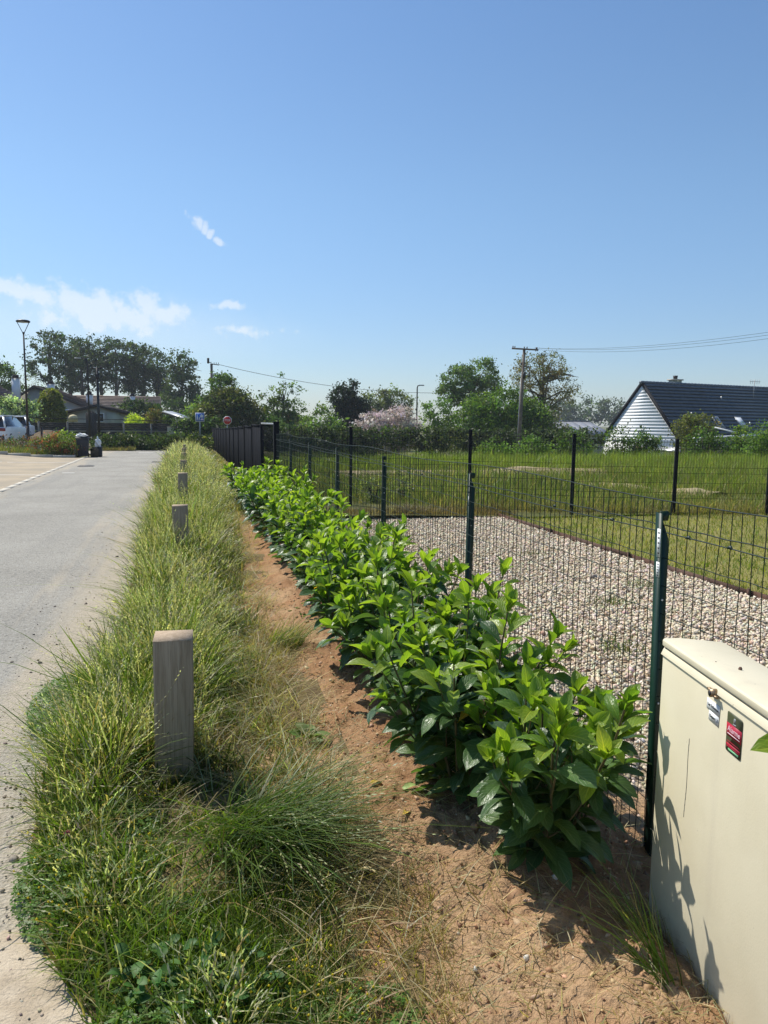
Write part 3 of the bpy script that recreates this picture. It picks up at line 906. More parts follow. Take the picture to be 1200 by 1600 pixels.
def laurel(x, y, h, spread, nst, label, individual, lean=(0, 0), dens=1.0, lsz=1.0):
    z0 = zf(x, y) + .05
    root = empty('laurel_shrub', label, 'laurel shrub', (x, y, z0), 0, 'young cherry laurel hedge along the green wire fence')
    g = Geo(); leaves = []

    def along(pts, t):
        f = t * (len(pts) - 1); i = min(int(f), len(pts) - 2); u = f - i
        return pts[i].lerp(pts[i + 1], u), (pts[i + 1] - pts[i]).normalized()

    def leaf(p, d, n, ln, young):
        leaves.append((p, basis(d, n), ln, young))

    def shoot(p0, d0, L, r0, lv, ph, tmin):
        pts = [p0]; d = d0.copy()
        for k in range(6):
            d = (d + Vector((rl.gauss(0, .07), rl.gauss(0, .07), .10))).normalized()
            pts.append(pts[-1] + d * L / 6)
        g.tube([tuple(q) for q in pts], np.linspace(r0, r0 * .45, 7), 5, False)
        t = tmin; a = ph
        step = .034 / L / dens
        while t < .97:
            p, dd = along(pts, t)
            a += 2.4 + rl.gauss(0, .25)
            sx = dd.cross(Vector((0, 0, 1)));
            if sx.length < .05:
                sx = Vector((1, 0, 0))
            sx.normalize(); sy = sx.cross(dd)
            out = (sx * math.cos(a) + sy * math.sin(a))
            hz = (p.z) / h
            upk = rl.uniform(-.35, .35) + hz * .75
            ld = (out + dd * .25 + Vector((0, 0, upk * .8))).normalized()
            young = t > .72 and hz > .60 and rl.random() < .88 or (lv == 1 and t > .7 and hz > .5)
            ln = lsz * ((.118 + rl.gauss(0, .018)) if not young else rl.uniform(.085, .125))
            if hz < .4:
                ln *= 1.08
            nrm = (Vector((0, 0, 1)) + out * -.25 + Vector((rl.gauss(0, .35), rl.gauss(0, .35), 0)))
            leaf(p + ld * .008, ld, nrm, ln, young)
            t += step * rl.uniform(.8, 1.25)
        p, dd = along(pts, 1.0)
        for k in range(5):
            a += 2.4
            out = Vector((math.cos(a), math.sin(a), 0))
            ld = (dd * rl.uniform(.7, 1.9) + out * rl.uniform(.3, .9) + Vector((rl.gauss(0, .2), rl.gauss(0, .2), 0))).normalized()
            leaf(p, ld, -out + dd * .5, rl.uniform(.06, .115) * lsz, True)
        return pts

    for s in range(nst):
        a = s * 6.283 / nst + rl.uniform(-.4, .4)
        tl = rl.uniform(.18, .62) * spread
        d = Vector((math.cos(a) * tl + lean[0] * rl.uniform(.5, 1.3), math.sin(a) * tl + lean[1] * rl.uniform(.5, 1.3), 1)).normalized()
        L = h * rl.uniform(.62, .99) * (1.0 if s > 1 else 1.05)
        p0 = Vector((math.cos(a) * .05, math.sin(a) * .05, -.04))
        pts = shoot(p0, d, L, .0075, 0, a, .10)
        for k in range(3):
            t = rl.uniform(.25, .66)
            p, dd = along(pts, t)
            b = rl.uniform(0, 6.28)
            shoot(p, (dd * .9 + Vector((math.cos(b), math.sin(b), .1)) * .75).normalized(), L * rl.uniform(.28, .42), .0042, 1, b, .18)
    g.obj('branches', M['stem'], root)
    if individual:
        for (p, B, ln, yg) in leaves:
            me = rl.choice(ME_Y if yg else ME_M)
            o = bpy.data.objects.new('leaf', me)
            COL.objects.link(o)
            o.parent = root
            o.matrix_local = Matrix.Translation(p) @ (B.to_4x4() @ Matrix.Diagonal((ln * rl.uniform(.9, 1.1), ln, ln, 1)))
    else:
        for yg in (False, True):
            Vs = []; Fs = []; UVs = []; Ts = []; n0 = 0
            for (p, B, ln, y_) in leaves:
                if y_ != yg:
                    continue
                V, F, UV = rl.choice(LT_Y if yg else LT_M)
                Q = (V * ln) @ np.array([list(r) for r in B]).T + np.array(p)
                Vs.append(Q); Fs.append(F + n0); UVs.append(UV); n0 += len(V); Ts.append(np.full(len(V), rl.random()))
            me = mesh_np('foliage', np.vstack(Vs), np.vstack(Fs), uv=np.vstack(UVs), smooth=True, tint=np.concatenate(Ts))
            link('young_foliage' if yg else 'foliage', me, M['young_j' if yg else 'mature_j'], root, 'stuff')
    return root


ORD = ['', 'nearest', 'second', 'third', 'fourth', 'fifth', 'sixth', 'seventh', 'eighth', 'ninth', 'tenth', 'eleventh', 'twelfth', 'thirteenth',
       'fourteenth', 'fifteenth', 'sixteenth', 'seventeenth', 'eighteenth', 'nineteenth', 'last']
laurel(1.21, 2.34, .80, 1.0, 11, 'nearest cherry laurel, spreading over bare soil right beside the cream cabinet', True, (.08, -.02), 1.08, 1.10)
laurel(1.10, 2.86, .90, 1.05, 11, 'tall bright-tipped cherry laurel, second in the hedge counting from the cream cabinet', True, (-.02, 0), 1.05, 1.12)
yy = 3.36
for i in range(3, 20):
    hh = .88 + rl.uniform(-.06, .10)
    lab = f'cherry laurel with lime young tips, {ORD[i]} in the hedge counting from the cream cabinet'
    if i == 19:
        lab = 'farthest cherry laurel, where the hedge ends against the long verge grass'
    laurel(1.14 + rl.uniform(-.05, .05), yy, hh, 1.05, 9 if i < 10 else 7, lab, i <= 9, (-.04, 0), 1.0 if i < 10 else .8, 1.12 if i < 10 else 1.25)
    yy += .60 if i < 10 else .615

# ------------------------------------------------------------------ wooden bollards
BL = ['square weathered wooden bollard with pyramid top, closest one in the long verge grass',
      'wooden bollard half hidden by grass, second along the road verge',
      'wooden bollard with only its top third above the grass, third along the verge',
      'small wooden bollard top in the seed grass, fourth along the verge',
      'barely visible wooden bollard top, fifth along the verge',
      'barely visible wooden bollard top, sixth along the verge',
      'barely visible wooden bollard top, farthest along the verge']
for i in range(7):
    y = 3.36 + 5.15 * i
    t = empty('wooden_bollard', BL[i], 'bollard', (-.075, y, zf(-.075, y)), R(rl.uniform(-2, 2)), 'wooden bollards along the road verge')
    t.rotation_euler = (R(rl.uniform(-.8, .8)), R(rl.uniform(-.8, .8)), R(rl.uniform(-3, 3)))
    Geo().box((0, 0, .275), (.162, .162, .75)).obj('post', M['bollard'], t, bevel=.0015)
    h = .0815
    Geo().add([(-h, -h, 0), (h, -h, 0), (h, h, 0), (-h, h, 0), (-h, -h, .004), (h, -h, .004), (h, h, .004), (-h, h, .004), (0, 0, .013)],
              [(0, 1, 5, 4), (1, 2, 6, 5), (2, 3, 7, 6), (3, 0, 4, 7)], [(4, 5, 8), (5, 6, 8), (6, 7, 8), (7, 4, 8)]).obj('pyramid_top', M['bollard'], t).location = (0, 0, .650)

# ------------------------------------------------------------------ green wire fence
FX = 1.62
FY = [.32, 2.29, 4.23, 6.29, 8.33, 10.37, 12.28]
gf = empty('wire_fence', 'green welded wire fence on angle posts behind the laurel hedge', 'fence', (FX, 0, 0))


def angle_post(h, wd=.036):
    """T-section steel post with a chamfered web top."""
    g = Geo()
    th = .004
    g.box((-.002, 0, h / 2 - .25), (th, wd, h + .5))
    g.prism([(0, -.5), (.034, -.5), (.034, h - .09), (.012, h - .03), (0, h - .03)], (1, 0, 0), (0, 0, 1), (0, -th / 2, 0), (0, th, 0))
    g.prism([(0, h - .028), (.030, h - .028), (.036, h - .002), (.03, h + .006), (0, h + .006)], (1, 0, 0), (0, 0, 1), (.0005, -th / 2, 0), (0, th, 0))
    return g


for i, y in enumerate(FY):
    p = angle_post(1.29, .042).obj('post', M['postgreen'], gf)
    p.location = (0, y, zf(FX, y))
    p.rotation_euler = (R(rl.uniform(-.6, .6)), R([0, -1.0, .4, .2, -.3, .3, 0][i]), R(-4))
    if i in (1, 2):
        for (zc, hh_) in ((1.185, .10), (1.09, .055)) if i == 1 else ((1.13, .05),):
            Geo().box((-.0045, -.006, zc), (.0012, .021, hh_)).obj('sticker', M['label'], p)
            gl = Geo()
            for j in range(5):
                gl.box((-.0053, -.006, zc + hh_ * (-.36 + j * .18)), (.0006, .010, hh_ * .05))
            gl.obj('sticker_print', M['ink'], p)
    for zc in (.98, .60):
        Geo().tube([(-.004 + .02, -.004, zc), (-.004 + .02, -.007, zc)], .004, 8).obj('rivet', M['label'], p)
# vertical wires, slightly kinked, each bay one mesh
YB = FY + [14.15]
for b in range(len(YB) - 1):
    g = Geo(); y0, y1 = YB[b], YB[b + 1]
    nv = int(round((y1 - y0) / .05))
    for j in range(nv):
        y = y0 + (j + .5) * (y1 - y0) / nv + rl.gauss(0, .003)
        top = 1.345 + .012 * math.sin(y * 2.1)
        z0 = zf(FX, y)
        zs = np.linspace(.0, top, 7)
        g.tube([(-.006 + rl.gauss(0, .0025), y + rl.gauss(0, .0022), z0 + z) for z in zs], 0.0019 if y < 6 else .0022, 4, False)
    g.obj('vertical_wires', M['wiregreen'], gf, 'stuff')
    g = Geo()
    for zc in (.03, .13, .23, .33, .43, .53, .63, .73, .83, .93, 1.03, 1.13, 1.245, 1.345):
        k = max(8, int((y1 - y0) / .1))
        ys = np.linspace(y0, y1, k + 1)
        g.tube([(-.009 + .002 * (j % 2), yq, zf(FX, yq) + zc + (.012 * math.sin(yq * 2.1) if zc > 1.3 else .003 * (j % 2))) for j, yq in enumerate(ys)], .0016 if zc < 1.2 else .0021, 4, False)
    g.obj('horizontal_wires', M['wiregreen'], gf, 'stuff')
g = Geo()
g.tube([(-.016, yq, 1.225 - .012 * math.sin((yq - .3) / 1.97 * math.pi) ** 2) for yq in np.arange(.3, 14.2, .33)], .0022, 5, False)
for y in (1.75, 1.95, 2.15, 2.62, 3.1, 5.1, 7.2, 9.3):
    g.tube([(-.016, y - .012, 1.222), (-.013, y, 1.226), (-.016, y + .012, 1.222)], [.003, .007, .003], 6)
g.obj('tension_wire', M['wiregreen'], gf)

# ------------------------------------------------------------------ dark rigid mesh fence across the garden
pf = empty('panel_fence', 'dark rigid mesh fence on anthracite posts behind gravel and lawn', 'fence')
PP = [(1.62, 14.2, 1.54), (2.86, 13.36, 1.47), (4.87, 12.66, 1.45), (6.49, 11.90, 1.40), (8.19, 11.42, 1.33), (9.80, 11.05, 1.32), (11.5, 10.7, 1.32), (13.3, 10.35, 1.32)]
for i, (x, y, h) in enumerate(PP):
    o = Geo().box((0, 0, h / 2 - .1), (.058, .046, h + .2)).box((0, 0, h + .004), (.064, .052, .012)).obj('post', M['dark'], pf, bevel=.003)
    o.location = (x, y, zf(x, y)); o.rotation_euler = (0, 0, -.28)
    if i == 3:
        Geo().bar((0, 0, h - .03), (.07, .0, h - .045), .014, .012).bar((.07, 0, h - .045), (.105, 0, h + .02), .014, .012).obj('bracket', M['dark'], o)
    if i == len(PP) - 1:
        continue
    x2, y2, h2 = PP[i + 1]
    L = math.hypot(x2 - x, y2 - y); nv = int(L / .05)
    g = Geo(); ht = min(h, h2) - .035
    dx, dy = (x2 - x) / L, (y2 - y) / L; nx, ny = -dy, dx
    prof = [(0, .04), (0, ht * .28 - .05), (.03, ht * .28), (0, ht * .28 + .05), (0, ht * .62 - .05), (.03, ht * .62), (0, ht * .62 + .05), (0, ht - .12), (.03, ht - .07), (0, ht - .02), (0, ht + .03)]
    for j in range(nv + 1):
        s = .02 + (L - .04) * j / nv
        bx_, by_ = x + dx * s, y + dy * s
        g.tube([(bx_ + nx * a, by_ + ny * a, zf(bx_, by_) + z) for a, z in prof], .0025, 4, False)
    for zc in (.06, ht * .28 - .05, ht * .28 + .05, ht * .45, ht * .62 - .05, ht * .62 + .05, ht - .12, ht - .02):
        g.bar((x + dx * .02, y + dy * .02, zf(x, y) + zc), (x2 - dx * .02, y2 - dy * .02, zf(x2, y2) + zc), .005, .005)
    g.obj('mesh_panel', M['dark'], pf, 'stuff')

# solid anthracite fence further down the verge
sf = empty('slatted_fence', 'tall anthracite fence with closed slatted panels running on beyond the green fence', 'fence')
SY = [14.21, 16.99, 19.42, 22.02, 24.6, 27.13, 29.7, 32.3, 34.9, 37.5, 40.1, 42.7, 45.3, 47.9, 50.2]
SZ = lambda y: float(np.interp(y, [14.2, 17, 22, 27, 35, 50], [1.54, 1.51, 1.39, 1.29, 1.16, .97]))
for i, y in enumerate(SY):
    z0 = zf(FX, y); zt_ = SZ(y)
    Geo().box((FX, y, (z0 + zt_) / 2 - .1), (.075 if i else .10, .075 if i else .10, zt_ - z0 + .2)).box((FX, y, zt_ + .006), (.085 if i else .11, .085 if i else .11, .012)).obj('post', M['dark'], sf, bevel=.003)
    if i == len(SY) - 1:
        continue
    y2 = SY[i + 1]; zb = z0 + .06; ztp = SZ(y2 if i else y2 + .3) - .02
    if i == 0:
        g = Geo()
        for j in range(40):
            yq = y + .07 + (y2 - y - .14) * j / 39
            g.box((FX, yq, (zb + ztp) / 2), (.005, .006, ztp - zb))
        for zq in (.35, .75, 1.15):
            g.box((FX, (y + y2) / 2, zq), (.006, y2 - y - .1, .008))
        g.obj('open_slat_panel', M['darkpanel'], sf)
    else:
        for j in range(9):
            w_ = (y2 - y - .09) / 9
            Geo().box((FX + .004 * (j % 2), y + .045 + (j + .5) * w_, (zb + ztp) / 2), (.022, w_ * .94, ztp - zb)).obj('slat', M['darkpanel'], sf)
    Geo().box((FX, (y + y2) / 2, ztp + .02), (.05, y2 - y - .08, .035)).obj('top_rail', M['galv'] if i < 1 else M['darkpanel'], sf)

# ------------------------------------------------------------------ electrical cabinet
CA = R(-11.2)       # local -X is the door side, +Y along the face away from the camera
cb = empty('electric_cabinet', 'cream plastic electrical cabinet with a red alarm sticker in front of the wire fence', 'cabinet', (1.426, 2.004, 0), CA * -1 * -1)
cb.rotation_euler = (0, 0, -R(11.2))
LEN, DEP = .78, .193
body = Geo().prism([(.012, -.15), (DEP - .004, -.15), (DEP - .004, .905), (.012, .905)], (1, 0, 0), (0, 0, 1), (0, -LEN + .01, 0), (0, LEN - .02, 0)).obj('body', M['cream'], cb, bevel=.004)
lid = Geo().prism([(0, .914), (0, .930), (.004, .935), (.05, .937), (DEP + .002, .922), (DEP + .006, .87), (DEP, .87), (DEP, .914)], (1, 0, 0), (0, 0, 1), (0, -LEN, 0), (0, LEN, 0)).obj('lid', M['cream'], cb, bevel=.002)
Geo().box((.022, -LEN / 2, .9095), (.028, LEN - .004, .009)).obj('seal_strip', M['concrete'], cb)
door = Geo().box((.0065, -LEN / 2, .37), (.011, LEN - .008, 1.035)).obj('door', M['cream'], cb, bevel=.003)
Geo().prism([(-.005, .886), (.011, .886), (.011, .9055), (.004, .9055)], (1, 0, 0), (0, 0, 1), (0, -LEN + .002, 0), (0, LEN - .004, 0)).obj('door_flange', M['cream'], door, bevel=.0015)
# lock: round brass plug with two wings
LY, LZ = -.345, .887
lk = Geo().tube([(.004, LY, LZ), (-.018, LY, LZ)], .011, 14).obj('lock', M['brass'], door)
Geo().tube([(-.018, LY, LZ), (-.0195, LY, LZ)], .007, 10).obj('keyhole', M['ink'], lk)
for s_ in (-1, 1):
    Geo().box((-.010, LY + s_ * .017, LZ + .005 * s_), (.008, .014, .006)).obj('lock_wing', M['brass'], lk)
# crack in the door skin
pts = [(-.0002, -.212 + .002 * math.sin(z * 31) + (.7 - z) * .02, z) for z in np.linspace(.70, .46, 14)]
g = Geo()
for a, b in zip(pts[:-1], pts[1:]):
    g.box((.0006, (a[1] + b[1]) / 2, (a[2] + b[2]) / 2), (.0014, .0005, abs(a[2] - b[2]) * 1.1))
g.obj('crack', M['ink'], door)


def text_mesh(txt, size, depth=.0004):
    cu = bpy.data.curves.new('text', 'FONT')
    cu.body = txt; cu.size = size; cu.align_x = 'CENTER'; cu.align_y = 'CENTER'; cu.extrude = depth
    cu.resolution_u = 3
    o = bpy.data.objects.new('text', cu)
    COL.objects.link(o)
    bpy.context.view_layer.update()
    me = bpy.data.meshes.new_from_object(o.evaluated_get(bpy.context.evaluated_depsgraph_get()))
    bpy.data.objects.remove(o)
    bpy.data.curves.remove(cu)
    return me


# the face looks along -X: text x runs towards -Y, text y is up
TF = Matrix(((0, 0, -1, 0), (-1, 0, 0, 0), (0, 1, 0, 0), (0, 0, 0, 1)))


def face_text(name, txt, size, y, z, xo, mat, parent, tilt=0.0):
    o = link(name, text_mesh(txt, size), mat, parent)
    o.matrix_local = Matrix.Translation((xo, y, z)) @ TF @ Matrix.Rotation(tilt, 4, 'Z')
    return o


def face_card(name, y, z, wd, ht, xo, mat, parent, round_=0.0, tilt=0.0):
    pts = []
    if round_:
        for cx, cy, a0 in ((wd / 2 - round_, ht / 2 - round_, 0), (-wd / 2 + round_, ht / 2 - round_, 90), (-wd / 2 + round_, -ht / 2 + round_, 180), (wd / 2 - round_, -ht / 2 + round_, 270)):
            for k in range(4):
                a = R(a0 + k * 30)
                pts.append((cx + round_ * math.cos(a), cy + round_ * math.sin(a)))
    else:
        pts = [(-wd / 2, -ht / 2), (wd / 2, -ht / 2), (wd / 2, ht / 2), (-wd / 2, ht / 2)]
    o = Geo().prism(pts, (1, 0, 0), (0, 1, 0), (0, 0, 0), (0, 0, .0005)).obj(name, mat, parent)
    o.matrix_local = Matrix.Translation((xo, y, z)) @ TF @ Matrix.Rotation(tilt, 4, 'Z')
    return o


lb = face_card('name_label', -.335, .843, .070, .030, -.0002, M['label'], door, 0, R(-2))
face_text('lettering', 'Lot Schuman', .0115, -.335, .843, -.0012, M['ink'], door, R(-2))
lb = face_card('number_label', -.341, .815, .054, .028, -.0002, M['label'], door, 0, R(-2))
face_text('lettering', 'Depart  2', .0115, -.341, .815, -.0012, M['ink'], door, R(-2))
st = face_card('alarm_sticker', -.447, 0.8120, .074, .105, -.0002, M['olive'], door, .006)
face_card('red_band', -.447, 0.8180, .0735, .034, -.0009, M['redprint'], door)
face_text('alarm_lettering', 'Alarme', .0205, -.447, 0.8205, -.0016, M['pink'], door)
for j in range(3):
    face_card('print_line', -.447, 0.8075 - j * .014 - (.006 if j else 0), .060, .0022, -.0013, M['redprint'] if j else M['pink'], door)
face_card('red_band', -.447, 0.7775, .066, .009, -.0009, M['redprint'], door)
face_card('green_bar', -.449, 0.7665, .050, .006, -.0009, M['greenprint'], door)
# pale emblem: a small crest of a disc and two leaves
face_card('emblem', -.447, 0.8480, .011, .016, -.0009, M['galv'], door, .005)
face_card('emblem', -.447, 0.8380, .016, .005, -.0009, M['galv'], door, .002)
o = Geo().box((0, 0, 0), (.0008, .0006, .0006)).obj('embossed_mark', M['concrete'], door)
o.location = (-.0002, -.05, .30)
# droppings and a seed on the lid
for (dx, dy, r_) in ((.09, -.30, .006), (.05, -.24, .003)):
    o = Geo().tube([(dx, dy, .929), (dx, dy + r_, .936), (dx, dy + 2 * r_, .929)], [r_ * .4, r_, r_ * .4], 6).obj('dirt_fleck', M['rust'], lid)

# ------------------------------------------------------------------ gravel
def icosa():
    p = (1 + 5 ** .5) / 2
    V = np.array([(-1, p, 0), (1, p, 0), (-1, -p, 0), (1, -p, 0), (0, -1, p), (0, 1, p), (0, -1, -p), (0, 1, -p), (p, 0, -1), (p, 0, 1), (-p, 0, -1), (-p, 0, 1)], float)
    V /= np.linalg.norm(V[0])
    F = np.array([(0, 11, 5), (0, 5, 1), (0, 1, 7), (0, 7, 10), (0, 10, 11), (1, 5, 9), (5, 11, 4), (11, 10, 2), (10, 7, 6), (7, 1, 8),
                  (3, 9, 4), (3, 4, 2), (3, 2, 6), (3, 6, 8), (3, 8, 9), (4, 9, 5), (2, 4, 11), (6, 2, 10), (8, 6, 7), (9, 8, 1)])
    return V, F


IV, IF = icosa()


OV = np.array([(1, 0, 0), (0, 1, 0), (-1, 0, 0), (0, -1, 0), (0, 0, 1), (0, 0, -1)], float)
OF = np.array([(0, 1, 4), (1, 2, 4), (2, 3, 4), (3, 0, 4), (1, 0, 5), (2, 1, 5), (3, 2, 5), (0, 3, 5)])


def stones(x, y, z, size, cols, p, var=.15, rough=.25, simple=False):
    N = len(x)
    BV, BF = (OV * 1.2, OF) if simple else (IV, IF)
    nb_ = len(BV)
    V = BV[None] * (1 + rng.normal(0, rough, (N, nb_, 1)))
    V = V * (size * np.exp(rng.normal(0, .28, N)))[:, None, None] * rng.uniform(.65, 1.25, (N, 1, 3))
    a, b, c = rng.random((3, N)) * 6.28
    ca, sa, cb_, sb = np.cos(a), np.sin(a), np.cos(b * .15), np.sin(b * .15)
    X = V[..., 0] * ca[:, None] - V[..., 1] * sa[:, None]; Yy = V[..., 0] * sa[:, None] + V[..., 1] * ca[:, None]
    Z = V[..., 2] * .72
    Y2 = Yy * cb_[:, None] - Z * sb[:, None]; Z2 = Yy * sb[:, None] + Z * cb_[:, None]
    P = np.stack([X + x[:, None], Y2 + y[:, None], Z2 + z[:, None]], -1).reshape(-1, 3)
    F = (BF[None] + np.arange(N)[:, None, None] * nb_).reshape(-1, 3)
    C = np.repeat(pick(cols, p, N, var)[:, None], nb_, 1).reshape(-1, 3)
    return P, None, F, C


GC = [(.75, .65, .48), (.68, .58, .42), (.60, .49, .34), (.53, .45, .33), (.36, .30, .23), (.80, .72, .58), (.56, .41, .26)]
GP = [5, 5, 2.6, 2.6, 1.0, 3.2, .7]
n = 55000
x = 1.70 + 3.36 * rng.random(n); y = np.where(rng.random(n) < .55, 1.6 + 5.0 * rng.random(n), 6.4 + 5.5 * rng.random(n))
k = rng.random(n) < np.where(x < 1.95, .45, 1.0); x, y = x[k], y[k]; n = len(x)
near = y < 3.4
gv = Geo().add(*stones(x[near], y[near], zt(x, y)[near] + .006 + .018 * rng.random(near.sum()), .0110, GC, GP, .10, .22))
gv.add(*stones(x[~near], y[~near], zt(x, y)[~near] + .006 + .018 * rng.random((~near).sum()), .0122, GC, GP, .10, .22, True))
gv.obj('gravel', M['stone'], kind='stuff')
# clods and crumbs on the soil
n = 9000
x = .52 + 1.2 * rng.random(n); y = 1.1 + 6 * rng.random(n) ** 1.8
gv = Geo().add(*stones(x, y, soil_disp(x, y) - .0005, .0042 * np.exp(rng.normal(0, .42, n)), [(.38, .22, .12), (.50, .34, .20), (.26, .145, .075), (.55, .46, .34)], [4, 5, 3, .2], .15, .34, True))
gv.obj('soil_clods', M['stone'], kind='stuff')
n = 1500
x = -1.5 + 1.4 * rng.random(n); y = 1.2 + 2.4 * rng.random(n)
gv = Geo().add(*stones(x, y, np.full(n, .006), .0035 * np.exp(rng.normal(0, .55, n)), [(.46, .38, .27), (.30, .26, .21), (.15, .13, .11)], [4, 3, 2]))
x = np.concatenate([-1.2 + .6 * rng.random(260)]); y = 3.2 + 9 * rng.random(260) ** 1.5
gv.add(*stones(x, y, zt(x, y) + .002, .0045 * np.exp(rng.normal(0, .4, 260)), [(.10, .07, .05), (.20, .16, .12)], [2, 1]))
gv.obj('grit', M['stone'], kind='stuff')

# ------------------------------------------------------------------ lawn and meadow grass
n = 42000
x = 5.1 + 11 * rng.random(n) ** 1.2; y = 2.5 + 8.9 * rng.random(n)
dry = rng.random(n) < np.clip(.35 + .9 * vnoise(x, y, .9, 40), .05, .9)
c = np.where(dry[:, None], pick([(.36, .31, .10), (.27, .25, .07)], [1, 1], n), pick([(.13, .175, .026), (.17, .215, .036)], [1, 1], n))
gl = Geo().add(*blades(np.column_stack([x, y, zt(x, y) + .03]), .04 + .035 * rng.random(n), .006 + .004 * rng.random(n), rng.random(n) * 6.28, np.abs(rng.normal(.5, .4, n)), rng.normal(0, .3, n), c, (0, .55, 1)))
gl.obj('lawn_grass', M['grass'], kind='stuff')

def meadow(n, x0, x1, y0, y1, h, wd, cols, p, seedp=.12, dens=None, patch=.5):
    x = x0 + (x1 - x0) * rng.random(n); y = y0 + (y1 - y0) * rng.random(n)
    if dens is not None:
        k = rng.random(n) < dens(x, y); x, y = x[k], y[k]
    n = len(x)
    nz = vnoise(x, y, .55, 41) + .5 * vnoise(x, y, 1.7, 42)
    H = h * (1 + patch * nz) * np.exp(rng.normal(-.1, .28, n))
    c = pick(cols, p, n, .18) * (1 + .45 * nz)[:, None]
    return blades(np.column_stack([x, y, zt(x, y) + .02]), np.maximum(.05, H), wd * np.exp(rng.normal(0, .25, n)), rng.random(n) * 6.28, np.abs(rng.normal(.15, .15, n)), np.abs(rng.normal(.25, .25, n)), np.clip(c, .01, .9), (0, .5, 1))


fence_y = lambda x: np.interp(x, [p[0] for p in PP], [p[1] for p in PP])
MG = [(.12, .17, .030), (.155, .20, .042), (.20, .215, .062), (.31, .26, .12)]
gm = Geo()
beyond = lambda x, y: (y > fence_y(x) + .08) * np.where(((y > 20.3) & (y < 22.9) & (x < 12.3) & (x > 4.5)) | ((np.abs(x - 10.5 + (y - 16) * .35) < .5) & (y < 18)), .42, 1.0)
gm.add(*meadow(20000, 1.75, 13.5, 10.5, 15.5, .22, .010, MG, [3, 3, 3, 3], dens=beyond))
gm.add(*meadow(26000, 1.75, 19, 15, 23, .30, .014, MG, [3, 3, 3, 2], dens=beyond))
gm.add(*meadow(42000, 2, 30, 22.8, 31, .38, .014, [(.15, .20, .032), (.19, .235, .045), (.24, .26, .065)], [3, 4, 2], patch=.3))
gm.add(*meadow(13000, 12, 26, 12, 23, .40, .013, [(.15, .20, .032), (.19, .23, .045), (.24, .25, .06)], [3, 4, 2], patch=.4, dens=lambda x, y: (y > 12.5) * 1.0))
gm.obj('meadow_grass', M['grass'], kind='stuff')
# dry fringe where the gravel meets the rough ground, and straw mats behind it
gm = Geo()
gm.add(*meadow(9000, 4.2, 13.5, 10.6, 13.2, .24, .009, [ST1, ST2, (.24, .20, .07)], [3, 2, 3], dens=lambda x, y: (np.abs(y - fence_y(x) - .25) < .4) * .9))
gm.add(*meadow(5000, 2.4, 5.4, 11.75, 12.5, .11, .007, [(.20, .14, .075), ST2, (.13, .10, .05)], [3, 3, 2]))
gm.obj('dry_grass_fringe', M['grass'], kind='stuff')
x = 3.55 + rng.normal(0, .30, 900); y = 12.05 + rng.normal(0, .10, 900)
t = tag(Geo().add(*blades(np.column_stack([x, y, .03 + .09 * np.exp(-((x - 3.55) / .35) ** 2) * rng.random(900)]), .12 + .10 * rng.random(900), .007, rng.random(900) * 6.28, .8 + rng.random(900), rng.normal(0, .5, 900),
                          pick([(.20, .15, .09), (.30, .25, .16), (.12, .10, .06)], [3, 2, 2], 900))).obj('dry_grass_heap', M['grass']), 'heap of dead brown grass at the back edge of the gravel', 'grass heap')
# weeds in the gravel
gw = Geo()
for cx, cy, n in ((2.9, 4.6, 120), (3.6, 5.8, 110), (2.55, 3.3, 160), (4.3, 6.4, 90), (2.3, 2.75, 120), (4.0, 8.2, 60)):
    x = cx + rng.normal(0, .09, n); y = cy + rng.normal(0, .09, n)
    gw.add(*blades(np.column_stack([x, y, np.full(n, .02)]), .03 + .06 * rng.random(n), .006, rng.random(n) * 6.28, np.abs(rng.normal(.6, .4, n)), rng.normal(0, .3, n), pick([(.09, .13, .04), (.16, .17, .07)], [2, 1], n)))
gw.obj('gravel_weeds', M['grass'], kind='stuff')

# ------------------------------------------------------------------ single small plants and things on the ground
def tuft(name, label, cx, cy, n, rad, hmin, hmax, wd, az, spr, lean, curl, cols, heads=0, cat='grass tuft'):
    a = rng.random(n) * 6.28; r = rad * np.sqrt(rng.random(n))
    P = np.column_stack([cx + r * np.cos(a), cy + r * np.sin(a), zt(cx, cy) + np.full(n, .02)])
    H = hmin + (hmax - hmin) * rng.random(n)
    az_ = az + rng.normal(0, spr, n); l_ = np.abs(rng.normal(lean, .15, n)); c_ = np.abs(rng.normal(curl, .25, n))
    t = empty(name, label, cat)
    Geo().add(*blades(P, H, wd, az_, l_, c_, pick(cols, [1] * len(cols), n), (0, .35, .7, 1))).obj('blades', M['grass'], t, 'stuff')
    if heads:
        k = slice(0, heads)
        g = Geo().add(*blades(P[k], H[k] * 1.2, .0016, az_[k], l_[k], c_[k], pick([(.25, .24, .1)], [1], heads)))
        g.add(*seed_heads(P[k], H[k] * 1.2, az_[k], l_[k], c_[k], pick([(.40, .41, .24), (.30, .33, .15)], [1, 1], heads), 9, .011))
        g.obj('seed_stalks', M['grass'], t, 'stuff')


